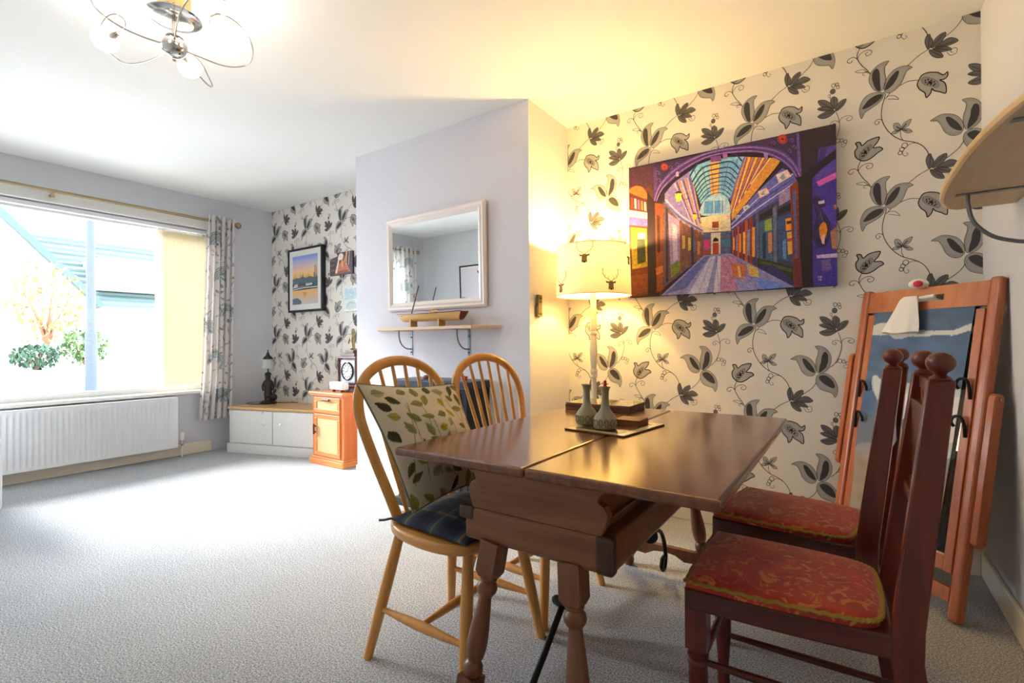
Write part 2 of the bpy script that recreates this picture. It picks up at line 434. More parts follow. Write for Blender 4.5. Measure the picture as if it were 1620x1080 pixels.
# ---- wallpaper print: one repeat digitised from the wall, laid out over both alcoves
def wp_cell():
    k = 220/1080
    def cv(x, y):
        p = on_y(1140+x*k, 470+y*k, YW); return (p.x+.415, p.z-1.093)
    polys = []; strokes = []
    INK, GREY, DARK, MID = C(58, 44, 40), C(176, 174, 170), C(70, 66, 68), C(108, 106, 106)
    def sm(pts, n=5): return [(q.x, q.y) for q in cr([(x, y, 0) for x, y in pts], n, True)]
    def leaf(out, dark):
        o = sm(out); polys.append((0, GREY, o)); strokes.append((1, INK, o+[o[0]], 3.2)); polys.append((2, DARK, sm(dark, 3)))
        cx = sum(p[0] for p in o)/len(o); cy = sum(p[1] for p in o)/len(o)
        q = [(cx+(x-cx)*.84, cy+(y-cy)*.84) for x, y in o]; strokes.append((1, C(140, 136, 134), q+[q[0]], 1.6))
    leaf([(240, 205), (205, 190), (180, 150), (170, 110), (182, 65), (215, 30), (255, 12), (290, 12), (268, 40), (265, 80), (272, 130), (262, 180)],
         [(240, 200), (215, 190), (195, 140), (188, 100), (195, 60), (215, 45), (232, 65), (236, 110), (238, 160)])
    leaf([(262, 205), (265, 160), (285, 115), (320, 80), (360, 68), (400, 70), (430, 88), (400, 100), (385, 130), (365, 180), (330, 215), (290, 230)],
         [(265, 205), (275, 165), (300, 125), (330, 95), (350, 92), (345, 125), (325, 165), (295, 195)])
    leaf([(255, 225), (225, 208), (180, 208), (145, 225), (122, 260), (112, 310), (125, 365), (145, 330), (180, 310), (225, 285), (252, 255)],
         [(250, 230), (215, 225), (170, 245), (140, 280), (130, 302), (165, 298), (205, 280), (240, 255)])
    leaf([(735, 580), (730, 530), (700, 485), (655, 460), (600, 452), (538, 480), (575, 485), (600, 520), (625, 575), (665, 608), (710, 610)],
         [(728, 585), (715, 550), (690, 515), (655, 480), (630, 478), (640, 515), (665, 555), (700, 580)])
    leaf([(750, 585), (735, 540), (735, 490), (750, 440), (750, 405), (728, 382), (775, 380), (820, 405), (848, 450), (852, 500), (830, 555), (790, 585)],
         [(760, 585), (762, 545), (775, 500), (780, 460), (800, 425), (825, 440), (830, 490), (815, 540), (785, 570)])
    leaf([(755, 600), (735, 630), (738, 670), (765, 710), (810, 730), (860, 745), (885, 778), (905, 730), (895, 670), (860, 620), (810, 592)],
         [(760, 615), (765, 640), (795, 670), (835, 695), (880, 705), (870, 660), (840, 625), (800, 605)])
    def maple(ls):
        for l in ls:
            o = sm(l, 4); polys.append((0, MID, o)); strokes.append((1, INK, o+[o[0]], 3.0))
            a = l[0]; b = l[len(l)//2]; strokes.append((2, DARK, [a, ((a[0]+b[0])/2, (a[1]+b[1])/2), (a[0]+(b[0]-a[0])*.85, a[1]+(b[1]-a[1])*.85)], 5))
    maple([[(533, 805), (512, 750), (520, 712), (540, 702), (548, 725), (560, 760)], [(548, 800), (572, 748), (605, 725), (635, 722), (635, 750), (600, 790)],
           [(575, 805), (640, 770), (680, 775), (712, 805), (680, 818), (620, 818)], [(560, 808), (620, 812), (655, 830), (672, 854), (630, 852), (590, 838)],
           [(538, 810), (580, 825), (608, 850), (622, 886), (585, 880), (550, 850)]])
    maple([[(900, 262), (850, 295), (800, 298), (762, 275), (800, 255), (850, 245)], [(890, 252), (830, 245), (790, 235), (760, 215), (800, 205), (850, 218)],
           [(886, 240), (830, 215), (785, 195), (765, 155), (800, 152), (840, 170), (872, 205)], [(892, 240), (862, 190), (868, 155), (890, 145), (915, 165), (920, 195), (905, 228)],
           [(903, 262), (905, 225), (940, 190), (985, 182), (975, 215), (945, 245)]])
    def tulip(out, inn):
        o = sm(out, 4); polys.append((0, GREY, o)); strokes.append((1, INK, o+[o[0]], 7)); i = sm(inn, 4); polys.append((2, C(150, 147, 144), i)); strokes.append((3, INK, i+[i[0]], 1.8))
        cx = sum(p[0] for p in inn)/len(inn); cy = sum(p[1] for p in inn)/len(inn)
        for q in range(len(inn)):
            for f in (.55, .15):
                x, y = cx+(inn[q][0]-cx)*f, cy+(inn[q][1]-cy)*f
                polys.append((3, INK, [(x+6*math.cos(a), y+6*math.sin(a)) for a in (0, 1.26, 2.51, 3.77, 5.03)]))
    tulip([(470, 185), (490, 155), (530, 148), (580, 160), (615, 185), (640, 170), (640, 200), (620, 215), (595, 215), (620, 235), (632, 265), (630, 312), (595, 295), (560, 278), (548, 262), (540, 290), (515, 315), (505, 280), (475, 250), (460, 215)],
          [(485, 180), (515, 175), (550, 195), (580, 220), (590, 250), (575, 262), (545, 245), (510, 230), (488, 205)])
    tulip([(120, 650), (90, 620), (85, 580), (100, 555), (90, 525), (115, 525), (130, 550), (165, 525), (230, 515), (220, 550), (195, 580), (235, 585), (252, 605), (225, 620), (190, 645), (155, 658)],
          [(115, 640), (115, 605), (140, 575), (180, 555), (185, 580), (160, 615), (135, 640)])
    for l in ([(365, 495), (330, 492), (318, 470), (322, 445), (350, 452)], [(365, 495), (375, 460), (400, 445), (425, 440), (408, 478)], [(362, 497), (330, 492), (303, 510), (335, 516)], [(368, 497), (400, 498), (430, 525), (398, 528)]):
        o = sm(l, 4); polys.append((0, GREY, o)); strokes.append((1, INK, o+[o[0]], 2.6)); c = (sum(p[0] for p in l)/len(l), sum(p[1] for p in l)/len(l)); strokes.append((2, DARK, [l[0], c], 7))
    S = [([(255, 215), (268, 238), (250, 310), (245, 380), (265, 450), (310, 520), (370, 570), (440, 600), (490, 635), (520, 680), (530, 712)], 5),
         ([(355, 195), (410, 178), (470, 185)], 4), ([(270, 262), (290, 250), (325, 257), (350, 286), (320, 278), (285, 270)], 3), ([(268, 265), (298, 230)], 4),
         ([(250, 405), (225, 393), (205, 410), (215, 428), (232, 418), (224, 408)], 3.5), ([(362, 500), (361, 540), (375, 572)], 3.5),
         ([(465, 610), (420, 606), (385, 632), (372, 660), (388, 683), (405, 672), (395, 660)], 3), ([(530, 805), (470, 830), (408, 872)], 4.5),
         ([(632, 755), (680, 725), (715, 695), (738, 660)], 4.5), ([(645, 862), (665, 890), (700, 885), (703, 855), (680, 848), (665, 865), (682, 876)], 3.5),
         ([(845, 545), (885, 510), (915, 460), (932, 400), (932, 350), (920, 305), (905, 268)], 4.5), ([(932, 356), (905, 335), (870, 340), (862, 358), (880, 370), (895, 358), (882, 350)], 3.5),
         ([(930, 350), (950, 325), (990, 315), (1030, 330), (1025, 352), (1000, 355), (985, 340), (1005, 332)], 3.5), ([(888, 510), (905, 500)], 3), ([(990, 515), (976, 548), (950, 546), (948, 530), (963, 530)], 3),
         ([(120, 655), (105, 690), (108, 725), (135, 775), (165, 815), (185, 850)], 4.5), ([(105, 720), (85, 700), (55, 702), (45, 720), (65, 732), (76, 718)], 3.5),
         ([(108, 715), (125, 690), (160, 680), (190, 690), (190, 712), (165, 718), (155, 700), (170, 695)], 3.5), ([(175, 842), (140, 803), (93, 804), (130, 822), (167, 832)], 3), ([(170, 830), (150, 825), (138, 838), (152, 847)], 3),
         ([(860, 162), (860, 122)], 3), ([(862, 150), (844, 138), (850, 122), (860, 130)], 3)]
    for (x, y, r) in ((385, 610, 18), (368, 632, 14), (358, 654, 13), (920, 495, 16), (950, 499, 14), (978, 513, 13), (885, 58, 15), (914, 56, 12), (921, 79, 12), (880, 103, 20)):
        c = [(x+r*math.cos(a*PI/5), y+r*math.sin(a*PI/5)) for a in range(10)]
        if r == 20: polys.append((0, MID, c))
        strokes.append((1, INK, c+[c[0]], 4))
    for pts, w in S: strokes.append((1, INK, [(q.x, q.y) for q in cr([(x, y, 0) for x, y in pts], 5)], w))
    out = []
    for lay, col, pts in polys: out.append((lay, col, [cv(*p) for p in pts]))
    for lay, col, pts, w in strokes:
        for i in range(len(pts)-1):
            (x0, y0), (x1, y1) = pts[i], pts[i+1]; l = math.hypot(x1-x0, y1-y0)
            if l < .5: continue
            ex, ey = (x1-x0)/l*w*.25, (y1-y0)/l*w*.25; nx, ny = -(y1-y0)/l*w*.5, (x1-x0)/l*w*.5
            out.append((lay, col, [cv(*q) for q in ((x0-ex+nx, y0-ey+ny), (x1+ex+nx, y1+ey+ny), (x1+ex-nx, y1+ey-ny), (x0-ex-nx, y0-ey-ny))]))
    return out
def clip(poly, x0, x1, z0, z1):
    for ax, lim, sg in ((0, x0, 1), (0, x1, -1), (1, z0, 1), (1, z1, -1)):
        res = []
        for i in range(len(poly)):
            a, b = poly[i-1], poly[i]; da, db = (a[ax]-lim)*sg, (b[ax]-lim)*sg
            if (da >= 0) != (db >= 0):
                t = da/(da-db); res.append((a[0]+(b[0]-a[0])*t, a[1]+(b[1]-a[1])*t))
            if db >= 0: res.append(b)
        poly = res
        if len(poly) < 3: return None
    return poly
def lay_print(x0, x1, ax, az):
    cell = wp_cell(); mb = MB(); RX, RZ = .5493, .5315
    bb = [(min(p[0] for p in c[2]), max(p[0] for p in c[2]), min(p[1] for p in c[2]), max(p[1] for p in c[2])) for c in cell]
    for i in range(-11, 12):
        for j in range(-6, 6):
            ox, oz = ax+i*RX, az+j*RZ
            if ox < x0-.7 or ox > x1+.7 or oz < -.7 or oz > H+.7: continue
            for (lay, col, pts), b in zip(cell, bb):
                if b[1]+ox < x0 or b[0]+ox > x1 or b[3]+oz < .1 or b[2]+oz > H: continue
                q = [(p[0]+ox, p[1]+oz) for p in pts]
                if b[0]+ox < x0 or b[1]+ox > x1 or b[2]+oz < .1 or b[3]+oz > H: q = clip(q, x0, x1, .1, H)
                if q: mb.poly([(p[0], YW-.0004-.0002*lay, p[1]) for p in q], col)
    return mb.build('wallpaper_print', 'print_paper', wall_back, smooth=0)
lay_print(CX1, XR, -.412, 1.093)
lay_print(XL, CX0, -4.95, 2.139)

# ---- window
W1 = thing('window_1', 'wide white framed window behind the vertical blind and curtains', 'window', (XL-.14, (WY0+WY1)/2, WZ0)); W1['kind'] = 'structure'; del W1['category']
xa, xb = XL-.175, XL-.115
mb = MB(); fw_ = .055
for q in ((WY0, WY1, WZ0, WZ0+fw_), (WY0, WY1, WZ1-fw_, WZ1)): mb.box(xa, xb, q[0], q[1], q[2], q[3])
for q in ((WY0, WY0+fw_), (WY1-fw_, WY1)): mb.box(xa, xb, q[0], q[1], WZ0+fw_, WZ1-fw_)
mb.build('window_frame', 'white_plastic', W1, smooth=0, bev=.006, world=True)
mb = MB(); mb.box(XL-.150, XL-.144, WY0+fw_, WY1-fw_, WZ0+fw_, WZ1-fw_); mb.build('pane', 'window_glass', W1, smooth=0, world=True)
mb = MB(); mb.box(XL-.115, XL+.045, WY0-.03, WY1+.02, WZ0-.02, WZ0+.008); mb.build('window_sill', 'white_gloss', W1, smooth=0, bev=.006, world=True)
# white cover board over the window head, under the curtain pole
mb = MB(); mb.box(XL, XL+.016, WY0-.1, WY1+.02, WZ1-.002, WZ1+.075); struct(mb.build('trim_1', 'white_gloss', smooth=0, bev=.004))

# ================================================================== OUTSIDE
plain('pale_render', C(232, 230, 226), .9); plain('pale_brick', C(214, 190, 176), .9, bump=(40, .4)); plain('grass', C(120, 140, 90), 1)
plain('roof_tile', C(52, 68, 68), .8); plain('roof_tile_b', C(66, 82, 80), .8); plain('asphalt', C(150, 150, 152), .95); plain('paving', C(205, 200, 192), .95)
plain('leaf_green', C(70, 92, 48), .9); plain('leaf_dark', C(42, 66, 48), .9); plain('leaf_yellow', C(128, 112, 66), .9); plain('post_blue', C(38, 44, 60), .6)
plain('house_glass', C(60, 76, 90), .2)
GZ = -.55
sbox('ground_paving', 'paving', (-9.5, XL-T, -30, 45, GZ-.1, GZ))
sbox('road', 'asphalt', (-60, -9.5, -30, 60, GZ-.15, GZ-.05))
gw = MB(); gw.box(-12.6, -12.2, -6, 3.55, GZ-.05, .55); tag(gw.build('garden_wall', 'pale_brick', smooth=0, bev=.02), 'low pale garden wall across the road below the shrubs', 'wall')
def shrub(name, c, r, sc, mat, label, n=260, seed=1, ls=.09, stem=True):
    rr = random.Random(seed); t = thing(name, label, 'shrub' if name == 'garden_shrub' else 'tree', (c[0], c[1], c[2]-r*sc[2])); mb = MB()
    for _ in range(n):
        d = Vector((rr.gauss(0, 1), rr.gauss(0, 1), rr.gauss(0, 1))).normalized()*(r*rr.uniform(.55, 1.0)); p = Vector((c[0]+d.x*sc[0], c[1]+d.y*sc[1], c[2]+d.z*sc[2]))
        e = Matrix.Translation(p) @ Matrix.Rotation(rr.uniform(0, 6.3), 4, 'Z') @ Matrix.Rotation(rr.uniform(0, 3), 4, 'X'); l = ls*rr.uniform(.6, 1.3)
        mb.add([e @ Vector(q) for q in ((0, -l, 0), (l*.5, 0, .01), (0, l, 0), (-l*.5, 0, .01))], [(0, 1, 2, 3)])
    o = mb.build('foliage', mat, t, smooth=0, world=True); o['kind'] = 'stuff'
    if stem:
        mb = MB(); z0 = c[2]-r*sc[2]
        for k in range(5):
            a = k*1.256; mb.tube(cr([(c[0], c[1], z0), (c[0]+.15*r*math.cos(a), c[1]+.15*r*math.sin(a), (z0+c[2])/2), (c[0]+.5*r*math.cos(a), c[1]+.5*r*math.sin(a), c[2]+.2*r)], 3), [.04*r+.01]*4+[.02*r]*3, 5)
        mb.build('stems', 'rug_brown', t, world=True)
    return t
shrub('garden_shrub', (-12.95, 2.62, .80), .42, (1, .95, .62), 'leaf_dark', 'low rounded dark green shrub on the garden wall', 500, 3, .06)
shrub('garden_shrub', (-13.3, 3.45, 1.0), .5, (.7, .9, .8), 'leaf_green', 'taller light green shrub beside the blue lamp post', 600, 4, .06)
shrub('garden_tree', (-14.2, 3.05, 1.95), .8, (1, .8, 1.2), 'leaf_yellow', 'loose tree with yellowish leaves in front of the gable', 600, 5, .07)
mb = MB(); mb.lathe([(.09, GZ-.05), (.09, 1.2), (.07, 1.25), (.06, 4.2), (.05, 4.6)], 12, Matrix.Translation((-11.0, 2.94, 0)))
lp = thing('lamp_post', 'slim blue-grey street lamp post outside the window', 'lamp post', (-11.0, 2.94, GZ-.05)); mb.build('post', 'post_blue', lp, world=True)
mb = MB(); mb.tube(cr([(-11, 2.94, 4.55), (-11, 2.94, 4.9), (-10.8, 2.94, 5.1), (-10.3, 2.94, 5.15)], 5), .035, 8); mb.sphere((-10.25, 2.94, 5.13), .16, 12, 8, (1.6, .8, .5)); mb.build('lamp_head', 'post_blue', lp, world=True)
def house_gable():
    t = thing('gable_house', 'pale house with a steep gable across the road', 'house', (-16, 1.0, GZ-.05)); mb = MB()
    y0, y1, ya, ze, za = -2.7, 4.25, .75, 2.15, 6.1
    mb.prism([(y0, GZ-.05), (y1, GZ-.05), (y1, ze), (ya, za), (y0, ze)], -16-7, -16, Matrix(((0, 0, 1, 0), (1, 0, 0, 0), (0, 1, 0, 0), (0, 0, 0, 1)))); mb.build('wall', 'pale_render', t, smooth=0, world=True)
    for (ye, s) in ((y1, 1), (y0, -1)):
        mb = MB(); d = Vector((0, ye-ya, ze-za)).normalized(); nrm = Vector((0, -d.z*s, d.y*s)) if s > 0 else Vector((0, d.z, -d.y))
        nrm = nrm if nrm.z > 0 else -nrm
        a = Vector((-15.8, ya, za)); b = Vector((-15.8, ye, ze))+d*.25; back = Vector((-7.4, 0, 0)); th = nrm*.14
        mb.add([a, b, b+back, a+back, a+th, b+th, b+back+th, a+back+th], [(0, 1, 2, 3), (4, 7, 6, 5), (0, 4, 5, 1), (1, 5, 6, 2), (2, 6, 7, 3), (3, 7, 4, 0)])
        mb.build('roof_slope', 'roof_tile', t, smooth=0, world=True)
    mb = MB(); mb.box(-16.02, -15.96, 1.2, 2.4, .6, 1.8); w = mb.build('window', 'white_plastic', t, smooth=0, world=True)
    mb = MB(); mb.box(-15.97, -15.94, 1.28, 2.32, .68, 1.72); mb.build('pane', 'house_glass', w, smooth=0, world=True)
house_gable()
def house_tiles():
    t = thing('tiled_house', 'far house with grey-green tiled roof and a dormer window', 'house', (-22, 7.5, GZ-.05))
    mb = MB(); mb.box(-30, -22, 4.8, 13, GZ-.05, 2.42); mb.build('wall', 'pale_render', t, smooth=0, world=True)
    n = 13
    for k in range(n):     # tile courses, each a lapped slab of the roof
        f0, f1 = k/n, (k+1)/n; mb = MB()
        x0, x1 = -21.7-3.6*f0, -21.7-3.6*f1; z0, z1 = 2.4+2.9*f0, 2.4+2.9*f1
        mb.add([(x0, 4.62, z0+.09), (x0, 13.2, z0+.09), (x1-.1, 13.2, z1+.04), (x1-.1, 4.62, z1+.04), (x0, 4.62, z0), (x0, 13.2, z0), (x1-.1, 13.2, z1), (x1-.1, 4.62, z1)],
               [(0, 1, 2, 3), (4, 7, 6, 5), (0, 4, 5, 1), (2, 6, 7, 3), (1, 5, 6, 2), (0, 3, 7, 4)])
        mb.build('tile_course', 'roof_tile' if k % 2 else 'roof_tile_b', t, smooth=0, world=True)
    mb = MB(); mb.box(-24.4, -21.95, 6.1, 8.4, 3.0, 4.15); d = mb.build('dormer', 'pale_render', t, smooth=0, world=True)
    mb = MB(); mb.box(-21.97, -21.92, 6.75, 7.35, 3.35, 4.0); mb.build('dormer_pane', 'house_glass', d, smooth=0, world=True)
    mb = MB(); mb.box(-21.95, -21.75, 4.7, 13.1, 2.33, 2.45); mb.build('gutter', 'grey_metal', t, smooth=0, world=True)
    mb = MB(); mb.box(-22.03, -21.95, 6.6, 8.6, GZ, 1.5); mb.build('garage_door', 'white_gloss', t, smooth=0, world=True)
house_tiles()

# ================================================================== DINING TABLE
TX, TYc, TZ = -.650, 1.587, .700
def dining_table():
    t = thing('dining_table', 'dark wooden draw-leaf dining table with turned splayed legs and iron stretchers', 'table', (TX, TYc, 0))
    y0, y1, hw = -.598, .618, .450
    for s in (-1, 1):       # two halves of the top with a seam down the middle
        mb = MB(); a, b = (-hw, -.0015) if s < 0 else (.0015, hw); mb.box(a, b, y0, y1, TZ-.026, TZ); mb.build('table_top', 'table_wood', t, smooth=0, bev=.009, seg=3)
    # ogee shaped end boards of the upper box
    def ogee(z):
        pts = [(0, .0), (.006, .03), (.010, .055), (.004, .075), (-.006, .085), (-.002, .1), (.006, .112), (.0, .124)]
        return [(p[0]*1.7, z+p[1]*.9) for p in pts]
    zb = .562
    R = [(.186+p, z) for p, z in [(q[0], q[1]) for q in ogee(zb)]]; outl = R+[(-x, z) for x, z in R[::-1]]
    for s in (-1, 1):
        yf = -.545 if s < 0 else .475; m = Matrix(((1, 0, 0, 0), (0, 0, -1, yf), (0, 1, 0, 0), (0, 0, 0, 1)))
        mb = MB(); mb.prism(outl, -.013, .013, m); mb.build('end_board', 'table_dark', t, smooth=30, bev=.002)
    mb = MB(); mb.box(-.165, .165, -.532, .462, zb, TZ-.026); mb.build('box', 'table_dark', t, smooth=0)
    for s in (-1, 1):       # framed side panels of the box
        mb = MB(); x0, x1 = (s*.165, s*.178) if s > 0 else (s*.178, s*.165)
        mb.box(x0, x1, -.532, .462, zb, zb+.020); mb.box(x0, x1, -.532, .462, TZ-.046, TZ-.026)
        for q in (-.532, -.047, .438): mb.box(x0, x1, q, q+.024, zb+.020, TZ-.046)
        mb.build('panel_frame', 'table_dark', t, smooth=0, bev=.003)
    # lower tray rail with dark end caps
    mb = MB(); mb.box(-.212, .212, -.562, .492, .477, .562); mb.build('rail', 'table_dark', t, smooth=0, bev=.010, seg=3)
    for sx in (-1, 1):
        for sy in (-1, 1):
            mb = MB(); x0, x1 = (.172, .2165) if sx > 0 else (-.232, -.180)
            mb.box(x0, x1, .466 if sy > 0 else -.566, .496 if sy > 0 else -.534, .528 if sx < 0 else .477, .565); mb.build('rail_cap', 'rail_cap', t, smooth=0, bev=.009, seg=3)
    # legs
    prof = [(.012, 0), (.021, .006), (.025, .025), (.021, .045), (.013, .055), (.013, .06)]
    turned = [(.018, .142), (.024, .150), (.027, .162), (.024, .176), (.017, .184), (.021, .190), (.0235, .196), (.0265, .215), (.0272, .235), (.0255, .262), (.0215, .300), (.0175, .335), (.0165, .348), (.0215, .354), (.0265, .362), (.0280, .370), (.0255, .380), (.020, .387), (.0225, .392), (.024, .397)]
    for sx in (-1, 1):
        for sy in (-1, 1):
            foot = Vector((sx*.172-.008, -.618 if sy < 0 else .545, 0)); top = Vector((sx*.115-.008, -.545 if sy < 0 else .470, .479)); m = axis_mat(foot, top); Lg = (top-foot).length
            rot = m
            mb = MB(); mb.lathe(prof, 20, rot); mb.lathe(turned, 20, rot)
            mb.box(-.026, .026, -.026, .026, .058, .146, rot)
            b = .0275
            def ring(h, z): return [rot @ Vector((x*h, y*h, z)) for x, y in ((-1, -1), (1, -1), (1, 1), (-1, 1))]
            mb.loft([ring(.020, .397), ring(b, .412), ring(b, Lg+.004)])
            mb.build('leg', 'table_leg', t, smooth=40)
    for s in (-1, 1):       # shaped cross stretchers
        pts = [(-.175, .085), (-.09, .078), (-.05, .098), (0, .104), (.05, .098), (.09, .078), (.175, .085), (.172, .128), (-.172, .128)]
        m = Matrix(((1, 0, 0, 0), (0, 0, -1, -.602 if s < 0 else .528), (0, 1, 0, 0), (0, 0, 0, 1)))
        mb = MB(); mb.prism([(x*.92-.008, z) for x, z in pts], -.014, .014, m); mb.build('stretcher', 'table_leg', t, smooth=25, bev=.002)
    for s in (-1, 1):       # wrought iron braces with disc and scroll
        def P(y, z): return Vector((.003, s*y, z))
        mb = MB()
        path = cr([P(.0, .472), P(.114, .396), P(.22, .30), P(.296, .25), P(.37, .243), P(.435, .218), P(.475, .17), P(.492, .125), P(.50, .09), P(.488, .058), P(.462, .050), P(.445, .07), P(.452, .095), P(.475, .10)] if s > 0 else [P(.0, .472), P(.16, .43), P(.30, .36), P(.38, .312), P(.419, .28), P(.50, .213), P(.56, .165), P(.575, .14), P(.582, .10), P(.57, .07), P(.55, .066), P(.538, .086)], 5)
        mb.tube(path, [.0085]*len(path), 10)
        mb.build('iron_brace', 'black_iron', t)
        mb = MB(); mb.lathe([(.006, -.010), (.030, -.007), (.033, 0), (.030, .007), (.006, .010)], 20, axis_mat(P(.30, .248), P(.34, .243)) if s > 0 else axis_mat(P(.405, .293), P(.44, .262))); mb.build('brace_disc', 'black_iron', t)
dining_table()

# ================================================================== ON THE TABLE
def placemat(x0, x1, y0, y1, z, rz, seed):
    rr = random.Random(seed); cx, cy = (x0+x1)/2, (y0+y1)/2; w, d = x1-x0, y1-y0
    t = thing('placemat', '', 'placemat', (cx, cy, z), rz, None)
    mb = MB(); mb.box(-w/2, w/2, -d/2, d/2, 0, .0052); mb.build('board', 'mat_edge', t, smooth=0, bev=.001)
    mb = MB(); e = .002; mb.poly([(-w/2+e, -d/2+e, .0055), (w/2-e, -d/2+e, .0055), (w/2-e, d/2-e, .0055), (-w/2+e, d/2-e, .0055)], C(222, 206, 150))
    i = .028; mb.poly([(-w/2+i, -d/2+i, .0057), (w/2-i, -d/2+i, .0057), (w/2-i, d/2-i, .0057), (-w/2+i, d/2-i, .0057)], C(120, 106, 70))
    for k in range(46):
        x, y, r = rr.uniform(-w/2+i+.02, w/2-i-.02), rr.uniform(-d/2+i+.02, d/2-i-.02), rr.uniform(.008, .02)
        c = rr.choice([C(150, 62, 36), C(96, 104, 60), C(176, 128, 70), C(70, 60, 48), C(160, 150, 120)])
        mb.poly([(x+r*math.cos(a*PI/4)*rr.uniform(.7, 1.1), y+r*math.sin(a*PI/4), .0058+k*2e-6) for a in range(8)], c)
    mb.build('picture', 'print_gloss', t, smooth=0)
    return t
m0 = placemat(-.115, .115, -.150, .150, 0, 0, 3)
m0.matrix_basis = Matrix.Translation((-.684, 1.645, TZ+.0005)) @ Matrix.Rotation(math.radians(-7), 4, 'Z')
m0['label'] = 'single glossy placemat under the two grey vases'
zz = TZ+.0005
for k in range(5):
    m = placemat(-.152, .152, -.1, .1, 0, 0, 20+k)
    m.matrix_basis = Matrix.Translation((-.917+rnd.uniform(-.004, .004), 2.090+rnd.uniform(-.003, .003), zz)) @ Matrix.Rotation(math.radians(2+rnd.uniform(-1.2, 1.2)), 4, 'Z'); zz += .0062
    m['label'] = ['lowest', 'second from bottom', 'middle', 'second from top', 'topmost'][k]+' placemat in the stack at the far end of the table'; m['group'] = 'stacked placemats'
for k in range(4):
    mb = MB(); mb.box(-.047, .047, -.047, .047, 0, .0042)
    cs = mb.build('coaster', 'cork' if k < 3 else 'mat_edge', smooth=0, bev=.001); cs.location = (-.657, 1.724, TZ+.0065+k*.0047); cs.rotation_euler.z = math.radians(-4+k*1.5)
    tag(cs, ['lowest', 'second lowest', 'second highest', 'topmost'][k]+' square coaster in the small stack behind the vases', 'coaster', 'stacked coasters')
def vase(x, y, label):
    t = thing('bud_vase', label, 'vase', (x, y, TZ+.0065)); mb = MB()
    mb.lathe([(.028, 0), (.036, .002), (.0395, .008), (.040, .030), (.0385, .040), (.032, .052), (.022, .064), (.0155, .078), (.0128, .095), (.0120, .118), (.0128, .136), (.0150, .148), (.0190, .1535), (.0192, .155), (.015, .153), (.0105, .145), (.0105, .08)], 36, cap=False)
    mb.v = [Vector((v.x, v.y, v.z*.93)) for v in mb.v]; mb.build('body', 'grey_stoneware', t, smooth=50)
    mb = MB()          # raised band of small arches around the belly
    for rowz, n, ph in ((.027, 12, 0), (.013, 12, .5)):
        for k in range(n):
            a = 2*PI*(k+ph)/n; rad = .0398
            pts = []
            for (da, dz) in ((-.17, -.005), (-.17, .002), (-.09, .0058), (0, .007), (.09, .0058), (.17, .002), (.17, -.005)):
                pts.append((rad*math.cos(a+da), rad*math.sin(a+da), rowz+dz))
            mb.tube(pts, .0011, 5)
    mb.build('arch_relief', 'stoneware_dark', t)
    return t
vase(-.787, 1.626, 'grey stoneware bud vase, the left one nearer the lamp')
vase(-.691, 1.572, 'grey stoneware bud vase with a tiny red figure above its rim')
def red_fig():
    z = TZ+.0065+.1545; mb = MB(); c = Vector((-.691, 1.572, z-.0108))
    mb.sphere(c+Vector((0, 0, .017)), .0055, 10, 8); mb.sphere(c+Vector((0, 0, .0085)), .0062, 10, 8, (1, .8, 1.1))
    for s in (-1, 1): mb.rod(c+Vector((s*.003, 0, .006)), c+Vector((s*.005, 0, -.004)), .0026, .0022, 8); mb.rod(c+Vector((s*.004, 0, .011)), c+Vector((s*.0105, 0, .009)), .002, .0016, 8)
    mb.rod(c+Vector((-.012, 0, -.0035)), c+Vector((.012, 0, -.0035)), .0016, .0016, 6)
    tag(mb.build('toy_figure', 'red_plastic'), 'tiny red toy figure standing on the rim of a grey vase', 'ornament')
red_fig()

